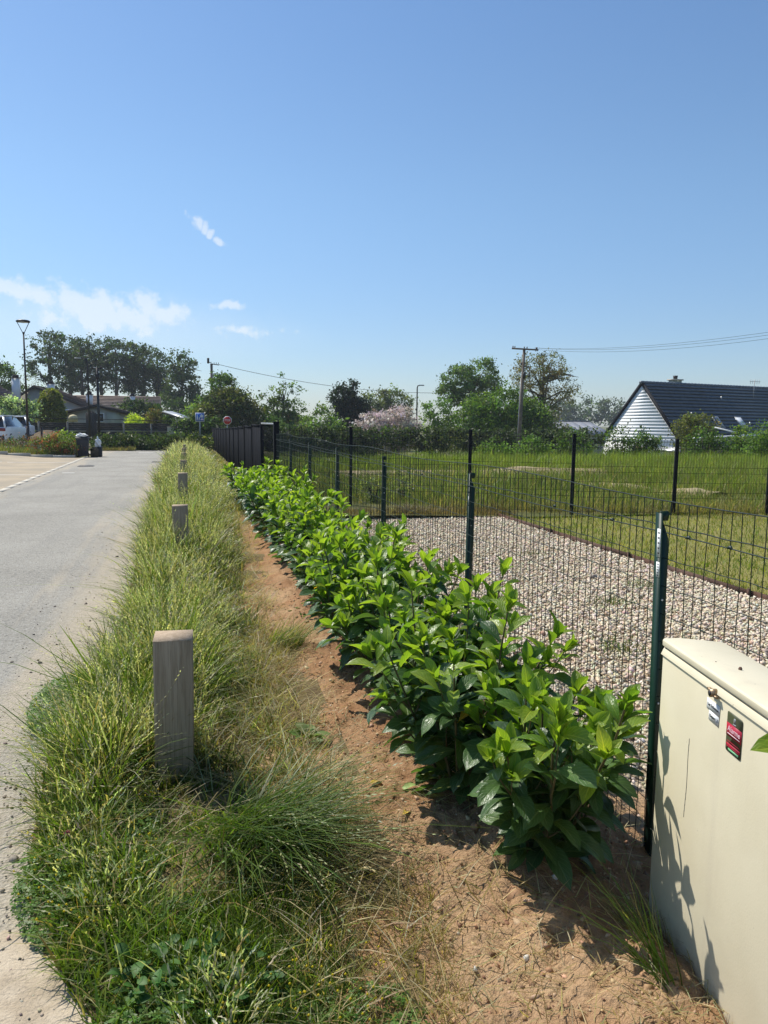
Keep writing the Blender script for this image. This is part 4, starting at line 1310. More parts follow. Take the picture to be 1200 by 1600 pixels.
tuft('grass_tuft', 'big dark grass tuft arching over with seed stalks beside the reddish soil', .22, 2.68, 620, .19, .18, .48, .0064, -.75, .9, .42, .9, [G1, (.06, .11, .018), (.10, .155, .024)], 60)
tuft('grass_tuft', 'green grass tuft at the foot of the cream cabinet near the bottom corner', 1.275, 1.66, 42, .045, .16, .42, .0062, 2.2, .55, .30, .35, [(.07, .14, .025), G1, G2])
tuft('grass_tuft', 'thin grass tuft against the cream cabinet beside its far lower corner', 1.315, 1.80, 34, .05, .10, .30, .0045, 2.4, .8, .4, .4, [(.12, .17, .05), ST1])
tuft('grass_tuft', 'short pale straw clump on soil at the dark shaded corner of the cabinet', 1.33, 1.93, 60, .05, .06, .16, .0032, 2.8, 1.5, .7, .4, [ST1, ST2])
tuft('grass_tuft', 'bright short grass tuft beneath the cabinet at the lower picture edge', 1.20, 1.60, 120, .07, .03, .10, .0035, 1.5, 2, .6, .3, [G3, (.24, .26, .08)])
tuft('grass_tuft', 'yellowish grass tuft leaning over the reddish soil past the first bollard', .62, 5.1, 260, .12, .15, .32, .0045, -.2, .8, .35, .6, [G2, G3, ST1])
tuft('grass_tuft', 'pale straw-coloured tuft next to the hedge beside the third bollard', .95, 12.9, 260, .22, .2, .42, .009, .2, 1.6, .3, .5, [PALE, ST1, G3], 20)


def broadleaf(label, cx, cy, n, rad, size, rosette=False, cols=((.055, .13, .03), (.09, .18, .045))):
    t = empty('broadleaf_weed', label, 'weed', (cx, cy, zf(cx, cy) + .02), 0, 'broad-leaved weeds in the verge')
    for j in range(n):
        a = rl.uniform(0, 6.28); r_ = rad * math.sqrt(rl.random()) if not rosette else .01
        ln = size * rl.uniform(.6, 1.2)
        V, F, UV = rl.choice(LT_M)
        d = Vector((math.cos(a), math.sin(a), rl.uniform(.1, .9)))
        B = basis(d, Vector((rl.gauss(0, .3), rl.gauss(0, .3), 1)))
        Q = (V * ln * np.array([1.35, 1, 1])) @ np.array([list(q) for q in B]).T + np.array([r_ * math.cos(a * 3.1), r_ * math.sin(a * 3.1), rl.uniform(.0, .09) if not rosette else .01])
        link('leaf', mesh_np('weed_leaf', Q, F, col=np.tile(pick(cols, [1] * len(cols), 1), (len(Q), 1)), uv=UV, smooth=True), M['leaf'], t)


broadleaf('lush low weed of small broad leaves at the bottom edge beside the sandy shoulder', .04, 1.93, 90, .16, .052)
broadleaf('second patch of small broad leaves between grass and sand at lower edge', -.12, 2.02, 40, .10, .05)
broadleaf('pale green dandelion-like rosette on straw beside the reddish soil', .56, 3.55, 11, .03, .10, True, ((.20, .28, .10), (.13, .22, .06)))
broadleaf('small leafy sprout alone on the soil left of the hedge', .80, 6.05, 7, .02, .075, True, ((.07, .17, .03),))
broadleaf('single dark green leaf sprig on the soil left of the hedge', .86, 5.75, 3, .01, .085, True, ((.05, .13, .03),))


def fallen(name, label, x, y, ln, mat, rz, cat='fallen leaf', wid=1.0, group=None):
    V, F, UV = leaf_template(7, .25, .18, .36 * wid, .6)
    me = mesh_np(name, V * ln, F, uv=UV, smooth=True)
    o = link(name, me, mat)
    o.location = (x, y, zf(x, y) + float(soil_disp(np.array([x]), np.array([y]))[0] if x > .4 else .02) + .012)
    o.rotation_euler = (R(rl.uniform(-8, 8)), R(rl.uniform(-15, 15)), rz)
    tag(o, label, cat, group)


fallen('fallen_leaf', 'yellow laurel leaf fallen on soil near the dry grass edge', .72, 2.97, .075, M['yellowleaf'], -1.2, group='fallen leaves on the soil')
fallen('fallen_leaf', 'curled yellow leaf lying in the middle of the soil path', .80, 2.72, .07, M['yellowleaf'], -.8, group='fallen leaves on the soil')
fallen('fallen_leaf', 'pale green leaf lying on soil under the tall laurel', .93, 2.92, .08, M['greenleaf'], 1.6, group='fallen leaves on the soil')
fallen('fallen_leaf', 'withered straw-brown leaf beside the dark grass tuft', .55, 2.42, .07, M['strawleaf'], -1.9, group='fallen leaves on the soil')
fallen('fallen_leaf', 'pale yellow strap leaf on the sandy shoulder at lower left', -.25, 2.10, .085, M['strawleaf'], -.9, wid=.7, group='fallen leaves on the soil')
for (x, y, s, lab) in ((.93, 1.86, .014, 'white stone chip on the soil nearest the cabinet'), (.77, 1.86, .012, 'white stone chip on the soil beside the dry stubble'), (.79, 2.05, .008, 'tiny pale stone on the soil path'), (1.18, 2.17, .012, 'grey stone in the hedge shade')):
    P, _, F, C = stones(np.array([0.0]), np.array([0.0]), np.array([0.0]), np.array([s]), [(.66, .62, .55)], [1])
    o = link('stone', mesh_np('stone', P, None, F), M['whitestone']); o.location = (x, y, zf(x, y) + float(soil_disp(np.array([x]), np.array([y]))[0]) + .006)
    tag(o, lab, 'stone', 'pale stones on the soil')
for (x, y, z, lab) in ((-.44, 2.72, .13, 'pink clover flower in the medick mat at lower left'), (-.60, 3.40, .14, 'small purple clover flower beside the grass edge of the road')):
    t = empty('clover_flower', lab, 'flower', (x, y, z - .1))
    Geo().tube([(0, 0, 0), (.004, .004, .10)], .0012, 5).obj('stalk', M['greenleaf'], t)
    g = Geo()
    for j in range(46):
        u = rl.uniform(-.6, 1); a = rl.uniform(0, 6.28); q = math.sqrt(max(0, 1 - u * u))
        d = np.array([q * math.cos(a), q * math.sin(a), u])
        c = np.array([.004, .004, .104])
        g.tube([c + d * .002, c + d * .012], [.0022, .0008], 4)
    g.obj('flower_head', M['clover_pink'], t)
for k, (a, b, lab) in enumerate((((.02, 1.72, .06), (-.06, 1.86, .09), 'white broken stick in the weeds at the lower edge'), ((.09, 1.71, .06), (.02, 1.82, .10), 'second white stick in the weeds at the lower edge'))):
    tag(Geo().tube([a, ((a[0] + b[0]) / 2, (a[1] + b[1]) / 2, (a[2] + b[2]) / 2 + .006), b], [.004, .0045, .002], 6).obj('stick', M['whitestone']), lab, 'stick')
# laurel sprig entering beside the cabinet at the right edge
t = empty('laurel_sprig', 'bright laurel sprig reaching in front of the cream cabinet at the right edge', 'laurel sprig', (1.10, 1.09, 1.0))
g = Geo().tube([(.30, -.25, -1.0), (.22, -.15, -.4), (.06, -.02, -.06), (0, 0, .0)], [.008, .007, .004, .003], 6); g.obj('stem', M['stem'], t)
for k_, (p, d, n_, ln) in enumerate((((.0, 0, 0), (-1, .10, .18), (.2, -.5, 1), .118), ((.005, 0, -.005), (-.93, .2, .42), (.3, -.4, 1), .10), ((.03, -.01, -.03), (.5, .5, .5), (-.5, 0, 1), .11), ((.02, 0, -.02), (.1, -.8, .4), (0, .4, 1), .10))):
    o = bpy.data.objects.new('leaf', ME_Y[k_ % 4]); COL.objects.link(o); o.parent = t
    o.matrix_local = Matrix.Translation(p) @ basis(Vector(d), Vector(n_)).to_4x4() @ Matrix.Scale(ln, 4)

# ------------------------------------------------------------------ trees and shrubs
def leaf_quads(P, size, cols):
    N = len(P)
    a = rng.normal(0, 1, (N, 3)); a /= np.linalg.norm(a, axis=1)[:, None]
    b = np.cross(a, rng.normal(0, 1, (N, 3))); b /= np.linalg.norm(b, axis=1)[:, None] + 1e-9
    s = (size * np.exp(rng.normal(0, .3, N)))[:, None]
    V = np.stack([P - a * s, P + b * s * .55 - a * s * .1, P + a * s, P - b * s * .55 + a * s * .1], 1).reshape(-1, 3)
    return V, np.arange(N * 4).reshape(-1, 4), None, np.repeat(cols[:, None], 4, 1).reshape(-1, 3)


def crown_pts(lobes, clumps, per, spread, shell=.55):
    """Leaves in clumps spread through the lobes (cx, cy, cz, rx, ry, rz, weight)."""
    Ps = []; ids = []
    wts = np.array([l[6] if len(l) > 6 else l[3] * l[4] * l[5] for l in lobes], float); wts /= wts.sum()
    k = 0
    for l, w_ in zip(lobes, wts):
        nc = max(3, int(clumps * w_))
        d = rng.normal(0, 1, (nc, 3)); d /= np.linalg.norm(d, axis=1)[:, None]
        r = (shell + (1 - shell) * rng.random(nc) ** .7)[:, None]
        c = np.array(l[:3]) + d * r * np.array(l[3:6])
        q = rng.normal(0, 1, (nc, per, 3)) * spread * np.array([1, 1, .7]) * np.exp(rng.normal(0, .25, (nc, 1, 1)))
        Ps.append((c[:, None] + q).reshape(-1, 3)); ids.append(np.repeat(np.arange(nc) + k, per)); k += nc
    return np.concatenate(Ps), np.concatenate(ids), k


def plant(name, label, cat, x, y, lobes, clumps, per, spread, size, cols, p, trunk=None, limbs=6, bark='bark', group=None, shell=.55, var=.22, z0=None, leafmat='leaf'):
    """A woody plant: branches or trunk with limbs, and a crown of leaf clumps. Lobes are relative to the base."""
    zb = zf(x, y) if z0 is None else z0
    t = empty(name, label, cat, (x, y, zb), 0, group)
    P, ids, k = crown_pts(lobes, clumps, int(per * 2.0), spread * 1.05, shell)
    size = size * .68
    P[:, 2] = np.maximum(P[:, 2], .03)
    base = pick(cols, p, k, var)[ids] * 1.35
    c = np.clip(base * (1 + rng.normal(0, .15, (len(P), 1))), .006, .9)
    Geo().add(*leaf_quads(P, size, c)).obj('crown', M[leafmat], t)
    g = Geo()
    if trunk:
        r0, hz = trunk
        lean = rl.uniform(-.03, .03)
        pts = [(lean * z, lean * .5 * z, z) for z in np.linspace(-.2, hz, 6)]
        g.tube(pts, np.linspace(r0 * 1.25, r0 * .45, 6), 8)
        g.obj('trunk', M[bark], t, smooth=True)
        g = Geo()
        for j in range(limbs):
            l = lobes[j % len(lobes)]
            zs = hz * rl.uniform(.35, .92)
            a = rl.uniform(0, 6.28)
            e = Vector((l[0] + l[3] * .75 * math.cos(a), l[1] + l[4] * .75 * math.sin(a), max(zs + .3, l[2] + l[5] * rl.uniform(-.3, .7))))
            s = Vector((lean * zs, lean * .5 * zs, zs))
            mid = s.lerp(e, .5) + Vector((0, 0, .12 * (e - s).length))
            g.tube([tuple(s), tuple(mid), tuple(e)], [r0 * .42, r0 * .28, r0 * .08], 5)
        g.obj('limbs', M[bark], t, smooth=True)
    else:
        l = lobes[0]
        for j in range(limbs):
            a = rl.uniform(0, 6.28); r_ = rl.uniform(.2, .8)
            lb_ = lobes[j % len(lobes)]
            g.tube([(lb_[0] * .2, lb_[1] * .2, 0), (lb_[0] * .6 + lb_[3] * .3 * math.cos(a), lb_[1] * .6 + lb_[4] * .3 * math.sin(a), lb_[2] * .6), (lb_[0] + lb_[3] * r_ * math.cos(a), lb_[1] + lb_[4] * r_ * math.sin(a), lb_[2] + lb_[5] * .5)], [.05, .035, .012] if lb_[5] > .6 else [.02, .014, .006], 5)
        g.obj('branches', M[bark], t)
    return t


DK = [(.030, .052, .020), (.042, .068, .024), (.060, .085, .030)]
MD = [(.050, .085, .022), (.072, .115, .028), (.10, .14, .036)]
LG = [(.075, .125, .028), (.105, .165, .036), (.145, .20, .05)]
OL = [(.075, .085, .026), (.11, .115, .036), (.15, .14, .05)]
GREY = [(.10, .115, .075), (.14, .15, .10), (.17, .18, .12)]

tall = [(-20.6, 130, 14.3, 2.9), (-18.2, 134, 14.0, 2.7), (-15.7, 130, 13.8, 2.5), (-13.3, 133, 13.9, 2.5), (-10.8, 130, 13.7, 2.5), (-8.4, 133, 13.3, 2.4), (-6.5, 130, 13.2, 2.4), (-4.7, 133, 12.6, 2.0)]
TW = ['tall dark tree at the left end of the tree row behind the bungalows', 'tall dark tree second from the left end of the tree row', 'tall dark tree third from the left end of the tree row', 'tall dark tree behind the garage gable, fourth in the row',
      'tall dark tree fifth in the row above the pale pink roof', 'tall dark tree sixth in the row above the green gable', 'tall dark tree seventh in the row, near its right end', 'smaller dark tree at the right end of the tree row']
for (x, y, h, r_), lab in zip(tall, TW):
    H = h + .8
    lob = [(rl.uniform(-.4, .4), 0, H * .80, r_, r_, H * .19), (rl.uniform(-1, 1), 0, H * .62, r_ * .95, r_, H * .16), (rl.uniform(-1.2, 1.2), 0, H * .46, r_ * .75, r_ * .8, H * .09, 5), (rl.uniform(-.6, .6), 0, H * .17, r_ * .9, r_, H * .10, 8)]
    plant('tall_tree', lab, 'tree', x, y, lob, 104, 21, .38, .27, DK, [4, 3, 1.5], (.28, H * .85), 9, group='row of tall trees behind the bungalows')
plant('tall_tree', 'tall tree with a spreading lower skirt right of the tree row, beyond a gap', 'tree', -.6, 120, [(0, 0, 9.6, 2.3, 2.3, 2.4), (.5, 0, 7, 2.6, 2.6, 2.0), (1.4, 0, 4.8, 3.2, 2.5, 1.5), (-1.2, 0, 5.2, 1.8, 2, 1.6)], 125, 22, .42, .28, DK, [3, 4, 2], (.26, 10), 8, group='row of tall trees behind the bungalows')
plant('thin_tree', 'thin half bare tree in the gap right of the tall tree row', 'tree', -3.1, 127, [(0, 0, 6.8, .9, .9, 2.2), (.2, 0, 4.5, .8, .8, 1.2)], 26, 8, .3, .2, OL, [1, 1, 1], (.14, 8.5), 7)
for (x, y, h, w_, lab) in ((-13.5, 118, 5.0, 3.6, 'dark shrub under the tall tree row beside the brown roof'), (-9.5, 116, 4.4, 3.4, 'dark shrub under the tall tree row over the pink roof'), (-5.5, 112, 4.2, 3.4, 'dark shrub under the right end of the tall trees'), (-1.2, 105, 4.6, 3.2, 'dark green shrub below the separate tall tree'), (2.0, 100, 3.8, 2.2, 'green shrub left of the pole with the transformer')):
    plant('shrub', lab, 'shrub', x, y, [(0, 0, h * .5, w_ * .55, 1.5, h * .5), (w_ * .4, 0, h * .4, w_ * .4, 1.4, h * .38)], 70, 20, .35, .24, DK, [3, 3, 1], None, 5)
plant('tree', 'green tree behind the chimney at the left picture edge', 'tree', -20.6, 95, [(0, 0, 5.4, 2.2, 2, 2.1), (1.5, 0, 4, 1.6, 1.5, 1.6)], 100, 20, .38, .22, MD, [3, 2, 1], (.2, 5), 6)
t = plant('bare_tree', 'bare grey twiggy tree between two bungalows', 'tree', -18.0, 100, [(0, 0, 4.9, 1.3, 1.2, 1.8)], 20, 6, .25, .13, GREY, [1, 1, 1], (.16, 5), 16, 'palebark')

# topiary: dense clipped cone
tp = [(0, 0, 1.1, 1.12, 1.08, 1.1), (0, 0, 1.9, 1.08, 1.05, 1.35), (0, 0, 2.6, .90, .88, 1.25)]
tpy = plant('topiary_yew', 'clipped egg-shaped golden yew beside the white bungalow wall', 'topiary', -10.6, 67, tp, 900, 9, .07, .10, [(.13, .14, .024), (.18, .18, .034), (.09, .105, .022)], [3, 2, 2], None, 4, shell=.93, var=.12)
Geo().tube([(0, 0, .05), (0, 0, .9), (0, 0, 1.9), (0, 0, 2.7), (0, 0, 3.3)], [.9, 1.0, .98, .72, .3], 14).obj('inner_foliage', plain('yew_inner', (.10, .11, .02), .9, .3, 14), tpy)
plant('variegated_shrub', 'cream-edged variegated shrub above the wall at the left edge', 'shrub', -12.9, 65, [(-.7, 0, 2.1, .9, .8, 1.1), (.3, 0, 2.2, .9, .8, 1.0), (1.2, 0, 1.9, .6, .6, .9)], 130, 14, .17, .12, [(.04, .08, .025), (.28, .35, .20), (.45, .50, .34)], [3, 2, 2], None, 5)
for (x, w_, h, c, lab) in ((-4.05, .85, 2.45, [(.30, .36, .03), (.40, .44, .05)], 'bright yellow-green clipped hedge behind the dark wall'), (-2.6, .85, 2.8, [(.12, .085, .028), (.085, .095, .026)], 'round reddish-green shrub behind the dark wall'), (-1.55, 1.05, 2.3, MD[:2], 'round mid-green shrub next to the reddish one behind the dark wall')):
    plant('garden_shrub', lab, 'shrub', x, 66, [(0, 0, h * .5, w_, .8, h * .5), (w_ * .4, 0, h * .4, w_ * .6, .7, h * .4)], 150, 14, .16, .10, c, [1, 1], None, 4, var=.15)
plant('hedge', 'dark green garden hedge below the tall trees, right of the pink roof', 'hedge', -4.2, 75, [(-1.1, 0, 1.9, 1.0, .9, 1.8), (.2, 0, 2.0, 1.1, .9, 1.8), (1.3, 0, 1.7, .9, .9, 1.5)], 130, 18, .28, .18, DK, [3, 3, 1], None, 5)
# low ground-cover hedge across the end of the road, and ivy bank
hd = [(xx, rl.uniform(-.15, .15), .38, .85, 1.0, .5, 1) for xx in np.arange(-4.6, 2.0, .85)]
plant('low_hedge', 'low spreading green hedge across the end of the road', 'hedge', 0, 48.0, hd, 460, 16, .16, .10, [(.034, .055, .016), (.052, .078, .022), (.10, .11, .036)], [4, 3, 1], None, 12, shell=.7)
plant('ivy_bank', 'dark ivy bank behind the blue and white square sign', 'ivy', .9, 57, [(-1.0, 0, 1.0, .9, .8, 1.0), (0, 0, 1.15, 1.0, .8, 1.05), (1.1, 0, 1.1, .8, .8, 1.0)], 200, 15, .18, .13, [(.028, .052, .018), (.045, .075, .022), (.10, .15, .04)], [5, 3, 1], None, 6, shell=.75)
plant('photinia_shrub', 'red and green leaved shrub on the planted strip beside the wheelie bin', 'shrub', -5.75, 37.2, [(-.55, 0, .5, .55, .5, .5), (0, 0, .55, .6, .5, .55), (.55, 0, .45, .5, .5, .45)], 140, 15, .11, .055, [(.20, .065, .04), (.075, .12, .03), (.13, .17, .04)], [3, 4, 2], None, 6)
plant('flowering_shrub', 'yellow-green shrub on the planted strip right by the bin', 'shrub', -5.2, 37.9, [(0, 0, .55, .5, .5, .55), (-.5, .3, .7, .5, .5, .5)], 110, 15, .12, .055, [(.11, .15, .03), (.17, .21, .045)], [1, 1], None, 5)
plant('spiky_shrub', 'reddish stemmed shrub in front of the white car', 'shrub', -7.9, 41.0, [(-.7, 0, .3, .5, .4, .35), (.1, 0, .3, .45, .4, .35)], 60, 13, .12, .06, [(.13, .06, .04), (.07, .10, .04), (.10, .12, .06)], [3, 3, 2], None, 6)
gp = Geo()
gp.add(*meadow(5200, -14, -5.0, 36.7, 38.6, .34, .020, [(.13, .18, .05), (.18, .20, .06), (.28, .20, .11)], [3, 3, 2], patch=.4))
gp.add(*meadow(1500, -4.7, -2.9, 46.0, 47.2, .22, .024, [(.17, .17, .06), (.26, .20, .10)], [2, 2]))
gp.obj('strip_grass', M['grass'], kind='stuff')

# centre and right: garden trees beyond the meadow
plant('round_shrub', 'big round dark olive bush behind the stop sign', 'bush', 3.7, 66, [(0, 0, 2.3, 2.3, 2, 2.2), (-1.3, 0, 1.8, 1.5, 1.5, 1.7), (1.3, 0, 1.9, 1.5, 1.5, 1.8)], 460, 22, .3, .16, [(.045, .06, .018), (.075, .085, .024), (.115, .115, .035)], [4, 3, 2], None, 8, shell=.7)
plant('narrow_tree', 'narrow green tree poking up behind the big round bush', 'tree', 3.4, 73, [(0, 0, 5.0, 1.25, 1.1, 1.3), (0, 0, 3.6, 1.3, 1.1, 1.3)], 90, 20, .26, .17, MD, [3, 3, 1], (.14, 5), 6)
plant('shrub', 'yellowish shrub at the left foot of the wooden pole with transformer', 'shrub', 1.4, 71, [(0, 0, 2.2, 1.2, 1, 1.8), (-.9, 0, 1.6, 1, 1, 1.5)], 90, 18, .26, .16, LG, [3, 2, 1], None, 6)
up_l = [(-1.7, 0, 5.6, .42, .42, .9), (-.9, 0, 6.3, .45, .45, 1.2), (0, 0, 6.9, .5, .5, 1.3), (.8, 0, 6.4, .42, .42, 1.1), (1.6, 0, 5.9, .4, .4, 1.0), (2.2, 0, 5.0, .35, .35, .7), (-.4, 0, 4.4, 1.8, 1.3, 1.6), (.7, 0, 3.2, 1.9, 1.3, 1.6)]
plant('upright_tree', 'tree with upright finger-like branches beside the orange gable', 'tree', 9.1, 75, up_l, 200, 20, .20, .15, MD, [2, 3, 2], (.15, 6.3), 12)
for (x, y, w_, h, c, lab) in ((11.4, 66, 1.9, 5.2, LG, 'light green shrub between the upright tree and the dark conifer'), (6.9, 66, 1.5, 3.2, MD, 'mid green shrub between the dark fence and the upright tree'), (9.0, 63, 1.6, 3.4, MD, 'low green shrub in front of the upright tree'), (13.6, 62, 1.2, 3.2, DK, 'dark low shrub beneath the conifer')):
    plant('shrub', lab, 'shrub', x, y, [(0, 0, h * .52, w_, 1.3, h * .48), (w_ * .6, 0, h * .4, w_ * .7, 1.2, h * .36)], 120, 18, .26, .16, c, [3, 3, 1], None, 7)
con = [(0, 0, 7.2, .9, .9, .8), (-.4, 0, 6.0, 1.5, 1.4, 1.2), (.5, 0, 5.2, 1.7, 1.5, 1.2), (-.2, 0, 3.8, 1.9, 1.7, 1.5), (0, 0, 2.4, 1.6, 1.5, 1.5)]
plant('conifer', 'dark blackish conifer with a jagged top behind the meadow', 'conifer', 15.8, 75, con, 480, 20, .24, .15, [(.012, .022, .015), (.018, .032, .019)], [1, 1], (.2, 7), 6, shell=.7)
plant('grey_tree', 'pale grey-green tree standing behind the blossoming bush', 'tree', 26.2, 100, [(-1.6, 0, 6.0, 2.4, 2, 2.2), (1.6, 0, 6.3, 2.2, 2, 2.1), (0, 0, 4.6, 3, 2, 2)], 170, 20, .36, .22, [(.085, .105, .05), (.12, .135, .065)], [1, 1], (.2, 6), 8)
plant('blossom_bush', 'wide bush covered in pale pinkish blossom behind the meadow', 'bush', 16.9, 64, [(-1.2, 0, 2.9, 1.9, 1.6, 1.9), (1.0, 0, 3.2, 1.9, 1.6, 2.0), (0, 0, 2.8, 2.7, 1.8, 1.9)], 420, 20, .22, .12, [(.50, .455, .42), (.38, .335, .31), (.15, .13, .09)], [4, 3, 1.5], None, 14, 'bark', shell=.65, leafmat='blossom')
plant('upright_shrub', 'light green upright shrub between street lamp and broad tree', 'shrub', 22.2, 66, [(-.9, 0, 3.6, .9, .9, 2.3), (.5, 0, 3.9, 1.0, .9, 2.4), (1.3, 0, 3.2, .9, .9, 2.2), (0, 0, 2, 1.8, 1.2, 1.8)], 170, 18, .25, .15, LG, [3, 3, 1], None, 8)
plant('broad_tree', 'broad airy green tree rising left of the wooden power pole', 'tree', 28.8, 75, [(-1.5, 0, 8.2, 2.0, 1.8, 1.5), (1.0, 0, 8.9, 2.1, 1.8, 1.6), (-.2, 0, 7.0, 2.8, 2, 1.6), (2.2, 0, 7.2, 1.5, 1.5, 1.5), (-2.4, 0, 6.6, 1.4, 1.4, 1.3)], 260, 20, .27, .17, [(.06, .10, .032), (.085, .13, .042), (.12, .165, .06)], [3, 3, 1.5], (.25, 8.2), 11)
plant('dense_bush', 'dense bright green bush tree directly behind the wooden power pole', 'bush', 26.3, 61, [(-2.0, 0, 4.3, 2.1, 2, 2.0), (.5, 0, 4.7, 2.2, 2, 2.2), (2.4, 0, 4.0, 1.9, 2, 2.0), (0, 0, 2.4, 3.6, 2.2, 2.2), (0, .6, 3.4, 3, 1.4, 2.4)], 820, 22, .30, .15, [(.055, .10, .018), (.085, .14, .024), (.12, .175, .034)], [4, 3, 2], None, 8, shell=.72)
plant('brownish_tree', 'airy olive-brown tree with visible branches right of the wooden power pole', 'tree', 33.4, 68, [(-1.2, 0, 8.8, 2.0, 1.8, 1.7), (.9, 0, 9.4, 1.8, 1.7, 1.4), (1.7, 0, 7.4, 1.9, 1.7, 1.6), (-1.5, 0, 6.9, 1.9, 1.7, 1.5), (3.0, 0, 6.6, 1.0, 1, .9), (-.2, 0, 5.0, 2.4, 1.8, 1.5)], 300, 17, .26, .12, [(.12, .10, .045), (.085, .095, .04), (.16, .13, .07)], [3, 3, 2], (.24, 9), 22, 'bark')
plant('shrub', 'dark green shrub below the olive-brown tree next to the grey barn', 'shrub', 30.4, 61, [(-.5, 0, 2.8, 1.6, 1.4, 2.2), (1.2, 0, 2.2, 1.3, 1.2, 1.9)], 130, 18, .26, .16, [(.055, .075, .03), (.08, .09, .035)], [1, 1], None, 8)
# distant wood
wp = []
for xx in np.arange(-2, 70, 5):
    wp.append((xx, rl.uniform(-6, 6), rl.uniform(4.2, 6.5) + (2 if xx < 20 else 0), 5, 5, rl.uniform(4, 5.5), 1))
o = plant('woodland', 'far bluish wood on the horizon behind barn and white gable', 'wood', 132, 250, wp, 420, 14, 1.1, .7, [(.045, .07, .035), (.06, .085, .045)], [1, 1], None, 6)
# dark boundary hedge across the far side of the meadow
hl = [(xx, rl.uniform(-.3, .3), .95, 1.2, .8, .85 + rl.uniform(-.12, .1), 1) for xx in np.arange(0, 27.5, 1.25)]
plant('boundary_hedge', 'long low dark hedge along the far side of the meadow', 'hedge', 5.5, 56, hl, 620, 15, .22, .15, [(.026, .042, .015), (.042, .062, .02), (.09, .10, .04)], [5, 3, 1], None, 12, shell=.7)
# shrubs along the far edge of the tall grass, before the white-gabled house
sh = [(19.6, 36, .9, 1.75, MD, 'leafy shrub in tall grass below the olive-brown tree'), (17.4, 36, .8, 1.5, LG, 'pale green shrub at the meadow edge near the wooden power pole'), (15.5, 37, .8, 1.4, LG, 'small pale shrub left of the wooden power pole base'), (21.3, 34, .8, 1.55, MD, 'leafy shrub before the left end of the white gable'),
      (22.9, 34.5, .7, 1.6, MD, 'dark sprawling shrub before the middle of the white gable'), (23.8, 31, .8, 1.35, MD, 'climbing shrub at the foot of the dark fence post before the lean-to'), (25.2, 30, .8, 1.35, LG, 'vine-like shrub on the black screen beside the house'), (26.3, 29.5, .6, 1.1, LG, 'thin vine over the right part of the black screen')]
for (x, y, w_, h, c, lab) in sh:
    h *= 1.32; w_ *= 1.15
    plant('meadow_shrub', lab, 'shrub', x, y, [(-.2, 0, h * .5, w_ * .75, .6, h * .5), (w_ * .5, 0, h * .42, w_ * .6, .6, h * .42), (-w_ * .7, 0, h * .36, w_ * .5, .5, h * .36)], 90, 14, .16, .085, c, [3, 3, 1], None, 8)
plant('meadow_shrub', 'tall leafy bush in front of the dark tiled roof', 'bush', 31.4, 42, [(-.6, 0, 3.0, .95, .9, 1.1), (.6, 0, 2.9, .9, .9, 1.1), (0, 0, 2.0, 1.2, 1, 1.6)], 200, 17, .18, .095, OL, [3, 3, 1], None, 8)
plant('meadow_shrub', 'tall climbing shrub at the right picture edge beside the black screen', 'bush', 23.6, 27, [(0, 0, 1.2, .5, .5, .6), (.3, 0, .7, .7, .6, .7), (-.3, 0, .5, .5, .5, .5)], 90, 15, .13, .07, LG, [3, 3, 1], None, 6)
# big dock-like weeds standing in the rough grass behind the fence
for (x, y, lab) in ((4.15, 14.5, 'tall pale dried weed stalks standing behind the dark mesh fence'), (3.4, 13.9, 'leafy grey-green weed clump behind the second green post from the corner')):
    plant('weed_clump', lab, 'weed', x, y, [(0, 0, .3, .22, .22, .32)], 30, 10, .07, .035, [(.20, .20, .10), (.13, .16, .07)], [1, 1], None, 8, var=.2)

# ------------------------------------------------------------------ poles, lamps, signs
def wood_pole(x, y, h, r_, label, group=None):
    t = empty('utility_pole', label, 'utility pole', (x, y, zf(x, y)), 0, group)
    Geo().tube([(0, 0, -.3), (0, 0, h * .5), (0, 0, h)], [r_, r_ * .85, r_ * .7], 10).obj('pole', M['polewood'], t, smooth=True)
    return t


h8 = 7.1 - zf(24.82, 54)
up_ = wood_pole(24.7, 54, h8, .15, 'tall wooden power pole with a long crossarm beside the dense bush')
up_.rotation_euler = (0, R(1.4), 0)
Geo().bar((-1.0, 0, h8 - .02), (1.08, -.15, h8 - .02), .12, .11).obj('crossarm', M['polewood'], up_)
for s_ in (-.9, -.75, 0, .22, .95, 1.02):
    Geo().tube([(s_, -.07 * s_, h8 + .03), (s_, -.07 * s_, h8 + .17)], [.035, .05], 8).obj('insulator', M['porcelain'], up_)
Geo().bar((-.1, 0, h8 - 1.3), (.58, -.05, h8 - 1.33), .08, .07).obj('lower_bracket', M['polewood'], up_)
for s_ in (.2, .52):
    Geo().tube([(s_, 0, h8 - 1.7), (s_, 0, h8 - 1.95), (s_, 0, h8 - 2.2)], [.045, .055, .045], 8).obj('fuse', M['black'], up_)
    Geo().tube([(s_, 0, h8 - 1.36), (s_, 0, h8 - 1.7)], .012, 4).obj('lead_wire', M['cable'], up_)
Geo().tube([(-.17, 0, h8 - 1.0), (-.17, 0, h8 - 1.2)], [.06, .06], 8).obj('insulator', M['porcelain'], up_)
Geo().box((.03, -.13, h8 - 2.0), (.16, .14, .5)).obj('switch_box', M['black'], up_)
Geo().tube([(-.19, -.02, .3), (-.155, -.02, h8 - 2.2)], .025, 6).obj('conduit', M['galv'], up_)
Geo().box((-.05, -.16, 2.35), (.14, .06, .28)).obj('sign_plate', M['galv'], up_)
h3 = 6.77 - zf(2.37, 75)
u3 = wood_pole(2.45, 75, h3, .17, 'dark wooden pole with a small transformer head rising behind the round bush')
Geo().box((-.30, 0, h3 + .25), (.2, .25, .5)).box((-.14, 0, h3 + .1), (.3, .06, .06)).obj('transformer', M['black'], u3)
